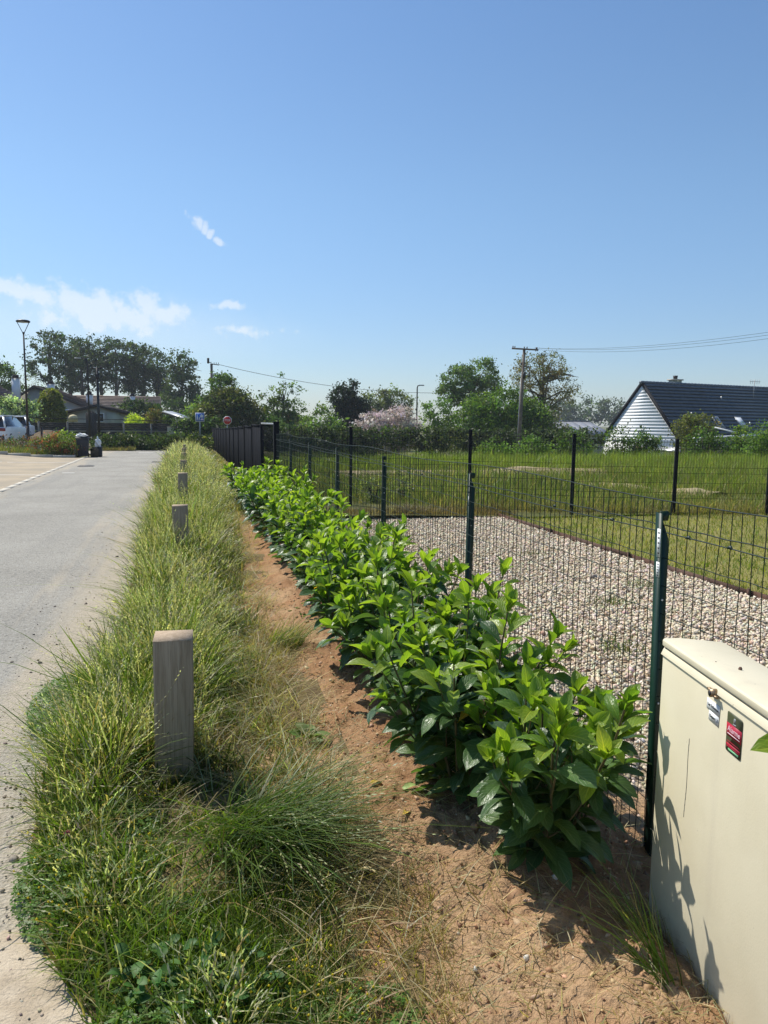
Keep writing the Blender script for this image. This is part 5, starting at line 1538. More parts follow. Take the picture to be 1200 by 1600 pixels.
Geo().bar((0, 0, h3 - .05), (.7, 0, h3 - .12), .08, .08).obj('bracket', M['polewood'], u3)
for s_ in (.25, .45, .65):
    Geo().tube([(s_, 0, h3 - .02), (s_, 0, h3 + .1)], .035, 6).obj('insulator', M['porcelain'], u3)
Geo().tube([(.18, 0, h3 - 1.2), (.24, 0, h3 - .9), (.3, 0, h3 - .95)], .07, 6).obj('junction_box', M['black'], u3)


def cable(label, a, b, sag, r_=.016, group=None):
    a = Vector(a); b = Vector(b)
    pts = []
    for i in range(25):
        t = i / 24
        p = a.lerp(b, t); p.z -= sag * 4 * t * (1 - t)
        pts.append(tuple(p))
    tag(Geo().tube(pts, r_, 4, False).obj('power_line', M['cable'], None), label, 'power line', group)


cable('upper power line running from the crossarm to the right picture edge', (25.9, 54, 7.2), (27.5, 4, 7.6), 1.46, .0075)
cable('middle power line running from the crossarm to the right picture edge', (25.75, 54, 7.2), (27.2, 4, 7.5), 1.58, .0075)
cable('lower power line running from the crossarm to the right picture edge', (24.9, 54, 7.15), (26.6, 4, 7.4), 1.78, .0075)
cable('thin power line sloping from the transformer pole towards the broad tree', (3.1, 75, 6.7), (31, 78, 4.8), 1.0, .02)

def triangle_lamp(x, y, ztop, label, sc=1.0):
    z0 = zf(x, y); h = ztop - z0
    t = empty('street_lamp', label, 'street lamp', (x, y, z0))
    Geo().tube([(0, 0, -.1), (0, 0, 1.1)], [.085, .085], 10).obj('base_sleeve', M['brownpaint'], t)
    Geo().tube([(0, 0, 1.1), (0, 0, h - .68)], [.065, .04], 10).obj('pole', M['brownpaint'], t, smooth=True)
    g = Geo()
    for a in (0, 180):
        c, s = math.cos(R(a)), math.sin(R(a))
        g.bar((.04 * c, .04 * s, h - .68), (.31 * c, .31 * s, h - .10), .035, .03)
    g.obj('cage_arm', M['black'], t)
    Geo().tube([(0, 0, h - .12), (0, 0, h - .05), (0, 0, h)], [.35, .37, .28], 20).obj('lamp_head', M['black'], t)
    Geo().tube([(0, 0, h - .13), (0, 0, h - .121)], [.27, .28], 16).obj('diffuser', M['lampglass'], t)
    Geo().tube([(0, 0, h - .74), (0, 0, h - .64)], [.055, .07], 10).obj('collar', M['black'], t)


triangle_lamp(-8.52, 46, 6.81, 'dark street lamp with triangular lantern on a tall slim post beside the white car')
z0 = zf(-6.9, 60); h = 5.85 - z0
t = empty('street_lamp', 'tall thin dark street lamp with short curved arm behind the wheelie bin', 'street lamp', (-6.9, 60, z0))
Geo().tube([(0, 0, 0), (0, 0, h - .5), (-.05, 0, h - .1), (-.25, 0, h), (-.5, 0, h)], [.07, .05, .04, .035, .03], 8).obj('pole', M['black'], t, smooth=True)
Geo().box((-.65, 0, h - .02), (.45, .2, .09)).obj('lamp_head', M['galv'], t, bevel=.02)
z0 = zf(-5.12, 49); h = 4.55 - z0
t = empty('telephone_pole', 'dark pole with short crossbar at the end of the road behind the bin', 'pole', (-5.1, 49, z0))
Geo().tube([(0, 0, -.2), (0, 0, h)], [.085, .07], 9).obj('pole', M['black'], t, smooth=True)
Geo().bar((-.28, 0, h - .06), (.3, 0, h - .06), .07, .06).obj('crossbar', M['black'], t)
Geo().box((.03, -.1, h - .55), (.2, .12, .3)).obj('junction_box', M['black'], t)
for s_ in (-.22, .22):
    Geo().tube([(s_, 0, h - .03), (s_, 0, h + .07)], .03, 6).obj('insulator', M['porcelain'], t)
z0 = zf(21.46, 70); h = 4.95 - z0
t = empty('street_lamp', 'grey street lamp with a bent arm left of the light green shrub', 'street lamp', (21.4, 70, z0))
Geo().tube([(0, 0, 0), (0, 0, h - .25), (.06, 0, h - .05), (.25, 0, h)], [.09, .06, .055, .05], 8).obj('pole', M['dark'], t, smooth=True)
Geo().box((.42, 0, h + .01), (.5, .2, .1)).obj('lamp_head', M['galv'], t, bevel=.02)

# stop sign
sgn = empty('stop_sign', 'red octagonal stop sign with white rim behind the dark fence', 'road sign', (2.68, 52, zf(2.68, 52)), R(3))
zc = 1.72 - zf(2.68, 52) - .25
octo = lambda r_: [(r_ * math.cos(R(22.5 + 45 * k)), r_ * math.sin(R(22.5 + 45 * k))) for k in range(8)]
Geo().tube([(0, .03, -.1), (0, .03, zc + .25)], .03, 8).obj('post', M['galv'], sgn)
Geo().prism(octo(.30), (1, 0, 0), (0, 0, 1), (0, 0, zc), (0, .02, 0)).obj('rim', M['white'], sgn)
Geo().prism(octo(.265), (1, 0, 0), (0, 0, 1), (0, -.004, zc), (0, .003, 0)).obj('face', M['stopred'], sgn)
o = link('lettering', text_mesh('STOP', .20, .001), M['white'], sgn)
o.matrix_local = Matrix.Translation((0, -.007, zc)) @ Matrix.Rotation(R(90), 4, 'X') @ Matrix.Diagonal((.82, 1.0, 1, 1))
# square blue sign with white figures (residential zone)
sg = empty('zone_sign', 'square blue residential zone sign with white figures beside the ivy', 'road sign', (.86, 50, zf(.86, 50)), R(2))
zc = 1.66 - zf(.86, 50)
Geo().tube([(0, .03, -.1), (0, .03, zc + .25)], .03, 8).obj('post', M['galv'], sg)
Geo().box((0, 0, zc), (.56, .02, .56)).obj('rim', M['white'], sg)
Geo().box((0, -.0125, zc), (.50, .004, .50)).obj('face', M['blue'], sg)
def figure(name, polys, mat):
    g = Geo()
    for pl in polys:
        g.prism(pl, (1, 0, 0), (0, 0, 1), (0, -.0185, zc), (0, .003, 0))
    g.obj(name, mat, sg)
figure('house_figure', [[(.02, -.02), (.2, -.02), (.2, .1), (.02, .1)], [(-.01, .1), (.23, .1), (.11, .2)]], M['white'])
figure('walker_figure', [[(-.18, .08), (-.13, .08), (-.13, .14), (-.18, .14)], [(-.2, -.06), (-.11, -.06), (-.12, .07), (-.19, .07)], [(-.2, -.2), (-.165, -.2), (-.15, -.06), (-.19, -.06)], [(-.13, -.2), (-.09, -.2), (-.115, -.06), (-.15, -.06)]], M['white'])
figure('child_figure', [[(-.05, -.03), (-.01, -.03), (-.01, .01), (-.05, .01)], [(-.06, -.13), (0, -.13), (-.01, -.035), (-.05, -.035)], [(-.05, -.2), (-.01, -.2), (-.02, -.13), (-.05, -.13)]], M['white'])
figure('car_figure', [[(.05, -.19), (.22, -.19), (.22, -.12), (.05, -.12)], [(.09, -.12), (.18, -.12), (.165, -.07), (.105, -.07)]], M['pink'])

# ------------------------------------------------------------------ bins by the kerb
bx, by = -4.62, 37.4
t = empty('wheelie_bin', 'dark grey wheelie bin with a white bag on its lid at the kerb', 'wheelie bin', (bx, by, zf(bx, by)), R(4))
g = Geo()
g.add([(-.22, -.24, .05), (.22, -.24, .05), (.22, .24, .05), (-.22, .24, .05), (-.27, -.30, .84), (.27, -.30, .84), (.27, .30, .84), (-.27, .30, .84)],
      [(0, 3, 2, 1), (4, 5, 6, 7), (0, 1, 5, 4), (1, 2, 6, 5), (2, 3, 7, 6), (3, 0, 4, 7)])
g.obj('body', M['plastic'], t, bevel=.02)
Geo().box((0, 0, .85), (.58, .64, .03)).obj('rim', M['plastic'], t, bevel=.008)
Geo().prism([(-.31, .868), (.31, .868), (.29, .91), (-.24, .93)], (0, 1, 0), (0, 0, 1), (-.29, 0, 0), (.58, 0, 0)).obj('lid', M['plastic'], t, bevel=.01)
Geo().tube([(-.2, .34, .82), (.2, .34, .82)], .018, 6).obj('handle', M['plastic'], t)
for s_ in (-1, 1):
    Geo().tube([(s_ * .2, .25, .09), (s_ * .25, .25, .09)], .09, 12).obj('wheel', M['rubber'], t)


def blob(name, label, cat, x, y, z, s, mat, seed):
    P = IV * 1.0
    bm = bmesh.new(); bmesh.ops.create_icosphere(bm, subdivisions=3, radius=1)
    r_ = random.Random(seed)
    for v in bm.verts:
        q = v.co
        k = 1 + .28 * math.sin(q.x * 4 + seed) * math.sin(q.y * 5 + seed) + .18 * math.sin(q.z * 7 + q.x * 6 + seed)
        v.co = Vector((q.x * s[0] * k, q.y * s[1] * k, max(-s[2] * .7, q.z * s[2] * k)))
    me = bpy.data.meshes.new(name); bm.to_mesh(me); bm.free()
    o = link(name, me, mat); o.location = (x, y, z)
    tag(o, label, cat)


blob('rubbish_bag', 'crumpled white plastic bag lying on the wheelie bin lid', 'bag', bx - .02, by - .05, zf(bx, by) + 1.0, (.24, .2, .09), M['bag'], 3)
blob('rubbish_bag', 'white plastic bag slumped beside the wheelie bin', 'bag', bx + .62, by + .35, zf(bx, by) + .62, (.13, .15, .25), M['bag'], 8)
t = empty('cardboard_box', 'brown cardboard box leaning against the wheelie bin', 'box', (bx + .50, by, zf(bx, by)), R(-8))
Geo().box((0, 0, .19), (.30, .3, .38)).obj('body', M['cardboard'], t)
Geo().box((-.07, -.13, .388), (.15, .24, .012)).obj('flap', M['cardboard'], t)
Geo().box((.10, 0, .42), (.012, .26, .10)).obj('flap', M['cardboard'], t)
t = empty('rubbish_crate', 'dark crate carrying the white bag behind the wheelie bin', 'crate', (bx + .62, by + .35, zf(bx, by)))
Geo().box((0, 0, .22), (.34, .34, .42)).obj('body', M['plastic'], t, bevel=.01)
Geo().box((0, 0, .44), (.38, .38, .03)).obj('rim', M['plastic'], t)
t = empty('concrete_post', 'short pale concrete post left of the wheelie bin', 'post', (bx - .36, by + .1, zf(bx, by)))
Geo().box((0, 0, .2), (.12, .12, .5)).obj('post', M['kerb'], t, bevel=.01)
Geo().box((0, 0, .455), (.14, .14, .02)).obj('cap', M['kerb'], t)
t = empty('fence_post', 'thin dark brown post standing in the planted strip right of the lamp', 'post', (-7.0, 41.2, zf(-7.0, 41.2)))
Geo().box((0, 0, .62), (.09, .09, 1.25)).obj('post', M['brownpaint'], t)
Geo().box((0, 0, 1.255), (.11, .11, .02)).obj('cap', M['brownpaint'], t)
t = empty('low_wall', 'low pale concrete wall segment between lamp and dark post', 'wall', (-7.75, 41.6, zf(-7.7, 41.6)))
Geo().box((0, 0, .18), (1.2, .14, .40)).obj('wall', M['concrete'], t)
Geo().box((0, 0, .40), (1.26, .2, .04)).obj('coping', M['concrete'], t)
t = empty('concrete_post', 'square concrete post in tall grass at the left picture edge', 'post', (-9.05, 41.0, zf(-9.05, 41)))
Geo().box((0, 0, .28), (.16, .16, .70)).obj('post', M['concrete'], t)
Geo().box((0, 0, .64), (.18, .18, .02)).obj('cap', M['concrete'], t)

# ------------------------------------------------------------------ parked cars
def car(x, y, rz, label):
    t = empty('parked_car', label, 'car', (x, y, zf(x, y)), rz, 'white cars parked beyond the planted strip')
    # lower body as lofted sections along the length (rear at -Y)
    secs = [(-2.10, .30, .80, .80), (-2.06, .26, .98, .86), (-1.7, .22, 1.02, .90), (0, .20, 1.00, .92), (1.3, .22, .96, .90), (1.95, .28, .82, .84), (2.12, .36, .70, .70)]
    V = []
    for (yy_, zb, ztp, hw) in secs:
        V += [(-hw * .94, yy_, zb), (hw * .94, yy_, zb), (hw, yy_, zb + .25), (hw * .97, yy_, ztp), (-hw * .97, yy_, ztp), (-hw, yy_, zb + .25)]
    F = [(i * 6 + j, i * 6 + (j + 1) % 6, (i + 1) * 6 + (j + 1) % 6, (i + 1) * 6 + j) for i in range(len(secs) - 1) for j in range(6)]
    e = (len(secs) - 1) * 6
    g = Geo().add(V, F + [(0, 5, 2, 1), (5, 4, 3, 2), (e, e + 1, e + 2, e + 5), (e + 5, e + 2, e + 3, e + 4)])
    g.obj('body', M['white'], t, smooth=False, bevel=.03)
    cab = [(-2.02, .99, .78), (-1.72, 1.40, .66), (-1.5, 1.56, .62), (-.2, 1.60, .64), (.5, 1.50, .63), (1.15, 1.00, .78)]
    V = []
    for (yy_, zz, hw) in cab:
        V += [(-hw, yy_, zz), (hw, yy_, zz)]
    n_ = len(V)
    V += [(-.86, -2.02, .98), (.86, -2.02, .98), (-.86, 1.15, .98), (.86, 1.15, .98)]
    F = [(2 * i, 2 * i + 1, 2 * i + 3, 2 * i + 2) for i in range(5)]
    gl = Geo().add(V, F, [(0, 2, n_), (2, 4, n_), (4, 6, n_), (6, 8, n_), (8, n_ + 2, n_), (8, 10, n_ + 2), (1, n_ + 1, 3), (3, n_ + 1, 5), (5, n_ + 1, 7), (7, n_ + 1, 9), (9, n_ + 1, n_ + 3), (9, n_ + 3, 11)])
    gl.obj('cabin_glass', M['glassy'], t)
    rf = Geo().box((0, -.55, 1.60), (1.28, 2.0, .05)).box((0, -1.66, 1.55), (1.22, .34, .05))
    rf.obj('roof', M['white'], t, bevel=.02)
    for s_ in (-1, 1):
        Geo().bar((s_ * .66, -1.7, 1.53), (s_ * .83, -2.04, .99), .09, .06).obj('pillar', M['white'], t)
        Geo().box((s_ * .70, -2.085, .86), (.32, .06, .17)).obj('tail_light', M['tail'], t, bevel=.015)
        Geo().bar((s_ * .55, -1.4, 1.645), (s_ * .55, .2, 1.66), .035, .035).obj('roof_rail', M['black'], t)
        for yy_ in (-1.3, 1.35):
            w_ = Geo().tube([(s_ * .72, yy_, .32), (s_ * .90, yy_, .32)], .32, 20).obj('wheel', M['rubber'], t)
            Geo().tube([(s_ * .895, yy_, .32), (s_ * .912, yy_, .32)], .2, 14).obj('rim', M['galv'], w_)
    Geo().box((0, -2.10, .42), (1.6, .10, .22)).obj('bumper', M['plastic'], t, bevel=.02)
    Geo().box((0, -2.108, .70), (.52, .02, .12)).obj('number_plate', M['label'], t)
    Geo().tube([(0, -2.075, .92), (0, -2.10, .92)], .05, 10).obj('badge', M['galv'], t)
    Geo().bar((-.4, -2.06, 1.03), (.3, -1.98, 1.06), .02, .02).obj('wiper', M['black'], t)
    return t


car(-10.1, 47.2, R(-6), 'white estate car seen from behind, parked by the triangular street lamp')
car(-10.7, 54.5, R(4), 'second white car mostly hidden behind the first and the lamp post')

# ------------------------------------------------------------------ dark wall across the end of the street
wl = empty('panel_wall', 'dark board wall with concrete posts across the end of the street', 'wall', (0, 62, 0))
for i in range(8):
    x = -14.75 + 2.02 * i
    zb = -.5
    ztp = 1.50 - .013 * (x + 12.5)
    Geo().box((x, 0, (zb + ztp) / 2 - .12), (.14, .14, ztp - zb - .24)).obj('post', M['wallpost'], wl)
    x2 = x + 2.02
    for zz, hh_, mt in ((zb + .50, .98, 'boards'), (zb + 1.37, .56, 'boards')):
        for q in range(4):
            Geo().box((x + 1.01, .01 * (q % 2), zz - hh_ / 2 + (q + .5) * hh_ / 4), (1.86, .05, hh_ / 4 * .95)).obj('board', M[mt], wl)
    Geo().box((x + 1.01, -.02, zb + 1.05), (1.87, .09, .07)).obj('rail', M['wallpost'], wl)
    Geo().box((x + 1.01, 0, ztp - .02), (2.0, .11, .05)).obj('cap_rail', M['boards'], wl)
t = empty('meter_box', 'small white meter box at the right end of the dark wall', 'meter box', (-1.1, 58, zf(-1.1, 58)))
Geo().box((0, 0, .95), (.46, .22, .85)).obj('body', M['kerb'], t, bevel=.01)
Geo().box((0, 0, 1.385), (.5, .26, .02)).obj('lid', M['kerb'], t)
Geo().box((0, 0, .25), (.38, .18, .55)).obj('plinth', M['concrete'], t)
t = empty('garden_gate', 'arched dark gate standing in front of the garage gable', 'gate', (-6.95, 61.6, -.5))
for q in range(6):
    Geo().box((-.32 + q * .128, 0, 1.2 + .06 * math.sin(q * .63)), (.122, .04, 2.35 + .28 * math.sin((q + .5) / 6 * math.pi))).obj('board', M['boards'], t)
# small planter lid seen over the wall
t = empty('parasol_base', 'pale yellow rounded garden cover showing above the dark wall', 'garden cover', (-8.55, 64, 0))
g = Geo().tube([(0, 0, 1.2), (0, 0, 1.55), (0, 0, 1.70), (0, 0, 1.76)], [.34, .34, .24, .05], 12); g.obj('cover', M['strawleaf'], t)
Geo().tube([(0, 0, -.4), (0, 0, 1.2)], .06, 8).obj('stand', M['galv'], t)

# ------------------------------------------------------------------ houses
def gable_house(name, label, x0, x1, y0, y1, zb, zeave, zridge, wall, roof, ridge_x=None, courses=0, chim=None, over=.35):
    """House whose ridge runs along +Y; the gable looks towards the camera."""
    t = empty(name, label, 'house')
    rx = (x0 + x1) / 2 if ridge_x is None else ridge_x
    Geo().prism([(x0, zb), (x1, zb), (x1, zeave), (rx, zridge), (x0, zeave)], (1, 0, 0), (0, 0, 1), (0, y0, 0), (0, y1 - y0, 0)).obj('wall', M[wall], t)
    for (xe, ze) in ((x0, zeave), (x1, zeave)):
        k = (zridge - ze) / abs(rx - xe)
        sx = -1 if xe < rx else 1
        xo = xe + sx * over; zo = ze - k * over
        g = Geo().prism([(rx, zridge + .03), (xo, zo + .03), (xo, zo + .15), (rx, zridge + .15)][::1 if sx > 0 else -1], (1, 0, 0), (0, 0, 1), (0, y0 - .3, 0), (0, y1 - y0 + .6, 0))
        r_ = g.obj('roof', M[roof], t)
        Geo().prism([(rx, zridge - .10), (xo, zo - .10), (xo, zo + .17), (rx, zridge + .17)][::1 if sx > 0 else -1], (1, 0, 0), (0, 0, 1), (0, y0 - .36, 0), (0, .055, 0)).obj('verge_board', M['trimdark'], r_)
        nrow = 14
        L = math.hypot(rx - xo, zridge - zo)
        for q in range(nrow):
            f = (q + .5) / nrow
            Geo().bar((rx + (xo - rx) * f, y0 - .28, zridge + (zo - zridge) * f + .165), (rx + (xo - rx) * f, y1 + .28, zridge + (zo - zridge) * f + .165), L / nrow * .8, .03).obj('tile_course', M[roof], r_)
    return t


def chimney(house, x, y, z, h, wd, mat):
    c = Geo().box((x, y, z + h / 2), (wd, wd, h)).obj('chimney', M[mat], house)
    Geo().box((x, y, z + h + .04), (wd * 1.2, wd * 1.2, .08)).obj('cap', M['trimdark'], c)
    Geo().box((x, y, z + h + .20), (wd * .7, wd * .7, .22)).obj('pot', M['trimdark'], c)


def window(house, x, y, z, wd, ht, frame='white'):
    f = Geo()
    for s_ in (-1, 1):
        f.box((x + s_ * (wd / 2 - .04), y, z), (.08, .07, ht)); f.box((x, y, z + s_ * (ht / 2 - .04)), (wd - .16, .07, .08))
    f.box((x, y, z), (.06, .065, ht - .16))
    fo = f.obj('window', M[frame], house)
    Geo().box((x, y + .02, z), (wd - .1, .02, ht - .1)).obj('pane', M['glassy'], fo)


h1 = gable_house('bungalow', 'grey bungalow with purplish roof and white chimney at the left picture edge', -23.5, -13.9, 72, 84, -.6, 2.15, 4.55, 'plaster2', 'roofdark', -18.4)
chimney(h1, -14.9, 76, 3.0, 2.0, .62, 'white')
window(h1, -16.6, 71.95, 1.2, 1.4, 1.1)
h2 = gable_house('bungalow', 'grey gabled bungalow with brown tiled roof behind the clipped yew', -16.4, -8.6, 77, 92, -.6, 2.3, 4.30, 'plaster', 'rooftile', -13.5)
chimney(h2, -12.6, 80, 3.7, 1.0, .62, 'white')
chimney(h2, -9.8, 86, 2.9, 1.0, .62, 'white')
Geo().box((-10.2, 76.7, 2.2), (3.4, .25, .16)).obj('gutter', M['white'], h2)
Geo().box((-12.4, 76.9, 1.2), (.5, .06, 2.2)).obj('door', M['white'], h2)
h4 = empty('bungalow', 'bungalow with long weathered pinkish roof below the tall trees', 'house')
Geo().box((-7.3, 92.5, 1.1), (8.5, 6.6, 3.4)).obj('wall', M['plaster'], h4)
for s_ in (-1, 1):
    r_ = Geo().prism([(0, 0), (0, .12), (-3.6 * 1, -1.5 + .12), (-3.6, -1.5)] if s_ < 0 else [(0, 0), (3.6, -1.5), (3.6, -1.38), (0, .12)], (0, 1, 0), (0, 0, 1), (-12.2, 92.5, 3.9), (9.4, 0, 0)).obj('roof', M['roofpink'], h4)
    for q in range(9):
        f = (q + .5) / 9
        Geo().bar((-12.15, 92.5 + s_ * 3.6 * f, 3.9 - 1.5 * f + .135), (-2.85, 92.5 + s_ * 3.6 * f, 3.9 - 1.5 * f + .135), .32, .03).obj('tile_course', M['roofpink'], r_)
h5 = gable_house('bungalow', 'small pale green gable with a white chimney beside the dark garden hedge', -7.6, -2.6, 86, 96, -.6, 2.0, 3.35, 'plaster2', 'roofpink', -5.2)
chimney(h5, -5.6, 88, 3.0, .9, .5, 'white')
h3_ = gable_house('garage', 'low beige garage with a shallow gable behind the dark wall', -9.9, -5.0, 70, 78, -.6, 1.93, 2.55, 'plaster', 'roofpink', -7.3)
window(h3_, -7.3, 69.95, 1.55, .95, .8)
Geo().box((-6.05, 69.95, 1.35), (1.1, .06, 1.3)).obj('shutter', M['plaster2'], h3_)
t = empty('carport', 'low carport with a slanting pale roof edge left of the ivy', 'carport')
Geo().bar((-1.5, 66, 2.1), (.45, 62.5, 1.45), .9, .10).obj('roof', M['galv'], t)
Geo().bar((-1.5, 66, 2.0), (.45, 62.5, 1.36), .7, .08).obj('beam', M['trimdark'], t)
for (x, y) in ((-1.3, 65.6), (.3, 62.8)):
    Geo().box((x, y, .4), (.12, .12, 1.9)).obj('post', M['trimdark'], t)
t = empty('garden_shed', 'small house with an orange roof mostly hidden by the upright tree', 'house', (13.1, 95, -2.4))
Geo().prism([(-.9, 0), (.9, 0), (.9, 3.2), (0, 4.8), (-.9, 3.2)], (1, 0, 0), (0, 0, 1), (0, 0, 0), (0, 4, 0)).obj('wall', M['redroof'], t)
for s_ in (-1, 1):
    Geo().prism([(0, 4.85), (s_ * 1.05, 3.0), (s_ * 1.05, 3.1), (0, 4.95)][::s_], (1, 0, 0), (0, 0, 1), (0, -.15, 0), (0, 4.3, 0)).obj('roof', M['redroof'], t)

# white-gabled house with dark tiles
RA = .239
ux = np.array([math.cos(RA), math.sin(RA), 0]); vx = np.array([-math.sin(RA), math.cos(RA), 0])
PK = np.array([35.84, 55.0, 0]); HF, ZR, ZE, ZG, LEN_H = 4.25, 4.77, .05, -2.4, 17.0
wh = empty('white_gable_house', 'long house with white boarded gable and dark tiled roof', 'house')
hp = lambda u, v, z: tuple(PK + ux * u + vx * v + np.array([0, 0, z]))
slope = (ZR - ZE) / HF
g = Geo().prism([(-HF + .25, ZG), (HF - .25, ZG), (HF - .25, ZE + .2), (0, ZR - .12), (-HF + .25, ZE + .2)], vx, (0, 0, 1), hp(.02, 0, 0), tuple(ux * (LEN_H - .2)))
wa = g.obj('wall', M['clad'], wh)
nb = 17
for q in range(nb):                                            # gable boards, lapped one over the other
    za = ZE + .12 + (ZR - ZE - .35) * q / nb; zb_ = ZE + .12 + (ZR - ZE - .35) * (q + 1) / nb - .012
    wa_ = (ZR - za) / slope - .18; wb_ = max(.03, (ZR - zb_) / slope - .18)
    Geo().add([hp(-.010, -wa_, za), hp(-.010, wa_, za), hp(.006, wb_, zb_), hp(.006, -wb_, zb_), hp(.019, -wa_, za), hp(.019, wa_, za), hp(.019, wb_, zb_), hp(.019, -wb_, zb_)],
              [(0, 3, 2, 1), (4, 5, 6, 7), (0, 1, 5, 4), (3, 7, 6, 2), (0, 4, 7, 3), (1, 2, 6, 5)]).obj('plank', M['clad'], wa)
for s_ in (-1, 1):
    ov = .35
    ve = s_ * (HF + ov); ze = ZE - slope * ov
    n2 = np.array([0, 0, 0.0]) + vx * s_ * slope + np.array([0, 0, 1.0]); n2 /= np.linalg.norm(n2)
    A = np.array(hp(-.03, 0, ZR)); B = np.array(hp(-.03, ve, ze)); D = ux * (LEN_H + .3)
    V = [A, B, B + D, A + D]; V = V + [v + n2 * .10 for v in V]
    r_ = Geo().add(V, [(0, 1, 2, 3), (4, 7, 6, 5), (0, 4, 5, 1), (1, 5, 6, 2), (2, 6, 7, 3), (3, 7, 4, 0)]).obj('roof', M['tile'], wh)
    Geo().add([A - ux * .05 - n2 * .05, B - ux * .05 - n2 * .05, B - ux * .05 + n2 * .17, A - ux * .05 + n2 * .17] + [q + ux * .16 for q in (A - ux * .05 - n2 * .05, B - ux * .05 - n2 * .05, B - ux * .05 + n2 * .17, A - ux * .05 + n2 * .17)],
              [(0, 1, 2, 3), (4, 7, 6, 5), (0, 4, 5, 1), (1, 5, 6, 2), (2, 6, 7, 3), (3, 7, 4, 0)]).obj('verge_trim', M['dark'], r_)
    if s_ < 0:
        nr = 19
        dn = (B - A) / np.linalg.norm(B - A); Ls = np.linalg.norm(B - A)
        for q in range(nr):
            a0 = A + dn * Ls * q / nr + ux * .14 + n2 * .104; a1 = A + dn * Ls * (q + .97) / nr + ux * .14 + n2 * .104
            DD = ux * (LEN_H - .1)
            V = [a0, a1, a1 + DD, a0 + DD, a0 + n2 * .012, a1 + n2 * .10, a1 + DD + n2 * .10, a0 + DD + n2 * .012]
            Geo().add(V, [(0, 1, 2, 3), (4, 7, 6, 5), (0, 4, 5, 1), (1, 5, 6, 2), (2, 6, 7, 3), (3, 7, 4, 0)]).obj('tile_course', M['tile'], r_)
        # skylights
        for uu, ff in ((5.75, .60), (8.6, .60)):
            c0 = A + dn * Ls * ff + ux * uu + n2 * .14
            m3 = np.column_stack([ux, dn, n2])
            f_ = Geo().box(c0, (.78, 1.05, .13), mat3=m3).obj('skylight', M['galv'], r_)
            Geo().box(c0 + n2 * .07, (.60, .86, .02), mat3=m3).obj('pane', M['lampglass'] if uu > 8 else M['glassy'], f_)
            Geo().box(c0 + dn * .60 + n2 * .02, (1.0, .14, .05), mat3=m3).obj('flashing', M['galv'], f_)
        for uu, ff in ((3.2, .52), (8.3, .24), (9.6, .66)):
            c0 = A + dn * Ls * ff + ux * uu
            Geo().tube([c0, c0 + np.array([0, 0, .42])], .07, 8).obj('roof_vent', M['galv'], r_)
    else:
        Geo().tube([B + n2 * .02, B + D + n2 * .02], .07, 8).obj('gutter', M['galv'], r_)
rc = Geo()
for q in range(42):
    rc.tube([hp(-.2 + q * .41, 0, ZR + .11), hp(-.2 + q * .41 + .40, 0, ZR + .12)], [.13, .15], 8)
rc.obj('ridge_tiles', M['tile'], wh)
cc = Geo().box(hp(4.4, .5, ZR + .1), (.9, .6, .7), RA).obj('chimney', M['plaster2'], wh)
Geo().box(hp(4.4, .5, ZR + .50), (1.1, .8, .1), RA).obj('cap', M['concrete'], cc)
Geo().tube([hp(4.4, .5, ZR + .55), hp(4.4, .5, ZR + .85)], [.16, .2], 8).obj('pot', M['trimdark'], cc)
Geo().box(hp(.05, -.1, -1.35), (.10, 1.0, 2.1), RA).obj('door', M['wood'], wh)
# lean-to canopy by the near corner, and garden screen
cp = empty('lean_to', 'dark open lean-to with pale sloping roof edge at the corner of the white gable', 'lean-to')
pb = lambda u, v, z: tuple(PK + ux * u + vx * v + np.array([0, 0, z]))
Geo().add([pb(-1.2, -2.6, -.55), pb(3.5, -2.6, .35), pb(3.5, -5.2, .35), pb(-1.2, -5.2, -.55)] + [pb(-1.2, -2.6, -.42), pb(3.5, -2.6, .48), pb(3.5, -5.2, .48), pb(-1.2, -5.2, -.42)],
          [(0, 1, 2, 3), (4, 7, 6, 5), (0, 4, 5, 1), (1, 5, 6, 2), (2, 6, 7, 3), (3, 7, 4, 0)]).obj('roof', M['galv'], cp)
Geo().box(pb(1.9, -2.75, -1.1), (3.0, .1, 1.9), RA).obj('back_wall', M['black'], cp)
for (u_, v_) in ((-1.0, -5.0), (3.3, -5.0), (-1.0, -2.8)):
    Geo().box(pb(u_, v_, -1.5), (.12, .12, 2.0), RA).obj('post', M['trimdark'], cp)
Geo().bar(pb(-1.0, -4.9, -.65), pb(-.2, -4.9, -1.2), .09, .09).obj('brace', M['white'], cp)
sc_ = empty('garden_screen', 'black screen fence partly overgrown below the dark roof', 'fence')
for q in range(7):
    x = 24.6 + q * 1.12; y = 33.2 - q * .34; ztop = .52 - .02 * q
    Geo().box((x + .56, y - .17, ztop - .62), (1.15, .05, 1.30), -.295).obj('panel', M['fibre'], sc_)
    Geo().box((x, y, ztop - .6), (.08, .08, 1.45), -.295).obj('post', M['trimdark'], sc_)
pg = empty('pergola', 'pale pergola beam with short brace above the black screen', 'pergola')
Geo().bar((26.8, 36, .82), (31.6, 34.4, 1.15), .12, .10).obj('beam', M['clad'], pg)
Geo().bar((28.6, 36.6, 1.42), (30.2, 35.8, 1.0), .07, .08).obj('brace', M['clad'], pg)
Geo().bar((29.8, 35.2, 1.0), (34, 36.8, .95), 2.0, .06).obj('roof_sheet', M['fibre'], pg)
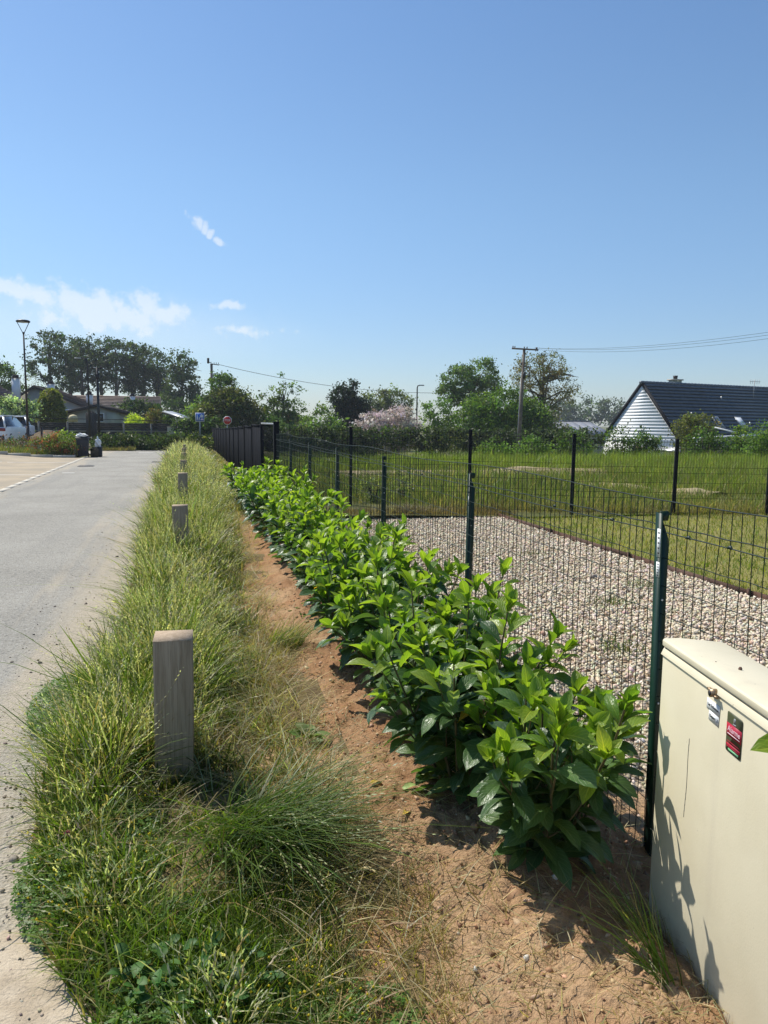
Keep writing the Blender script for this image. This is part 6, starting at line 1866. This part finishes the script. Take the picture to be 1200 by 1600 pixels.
for (x, y) in ((27.0, 35.9), (31.4, 34.5)):
    Geo().box((x, y, -.1), (.11, .11, 1.9)).obj('post', M['clad'], pg)
# grey barn
br = empty('barn', 'low barn with a grey sheet roof left of the white gable', 'barn', (0, 0, 0))
Geo().prism([(0, -2.4), (12, -2.4), (12, .2), (0, .2)], (.98, .19, 0), (0, 0, 1), (40.2, 84, 0), (-1.5, 7.9, 0)).obj('wall', M['plaster'], br)
for q in range(9):
    a = np.array([39.6, 83.2, .10]) + np.array([.98, .19, 0]) * q * 1.42
    e = np.array([.98, .19, 0]) * 1.40
    u_ = np.array([-.9, 4.6, 1.62])
    V = [a, a + e, a + e + u_, a + u_]; V = V + [v + np.array([0, 0, .06 + .01 * (q % 2)]) for v in V]
    Geo().add(V, [(0, 3, 2, 1), (4, 5, 6, 7), (0, 1, 5, 4), (1, 2, 6, 5), (2, 3, 7, 6), (3, 0, 4, 7)]).obj('roof_sheet', M['barnroof'], br)
Geo().bar((38.65, 87.8, 1.80), (51.2, 90.2, 1.80), .3, .10).obj('ridge_cap', M['galv'], br)
# TV aerial beyond the roof
t = empty('tv_aerial', 'small television aerial at the right edge above the roof', 'aerial', (48.3, 57, 3.4))
Geo().tube([(0, 0, 0), (0, 0, 2.1)], .025, 6).obj('mast', M['galv'], t)
g = Geo().bar((-.5, 0, 1.95), (.6, 0, 1.95), .03, .03)
for q in range(5):
    g.bar((-.4 + q * .22, 0, 1.75), (-.4 + q * .22, 0, 2.15), .02, .02)
g.obj('antenna', M['galv'], t)

# ------------------------------------------------------------------ the hazy summer air
hm = bpy.data.materials.new('haze')
hm.use_nodes = True
ht = hm.node_tree
for n in list(ht.nodes):
    ht.nodes.remove(n)
pv = ht.nodes.new('ShaderNodeVolumePrincipled')
pv.inputs['Color'].default_value = (.86, .92, 1.0, 1)
pv.inputs['Density'].default_value = HAZE
pv.inputs['Anisotropy'].default_value = .2
oo = ht.nodes.new('ShaderNodeOutputMaterial')
ht.links.new(pv.outputs[0], oo.inputs['Volume'])
Geo().box((0, 200, 10.5), (1480, 1040, 28)).obj('haze', hm, None, 'stuff')
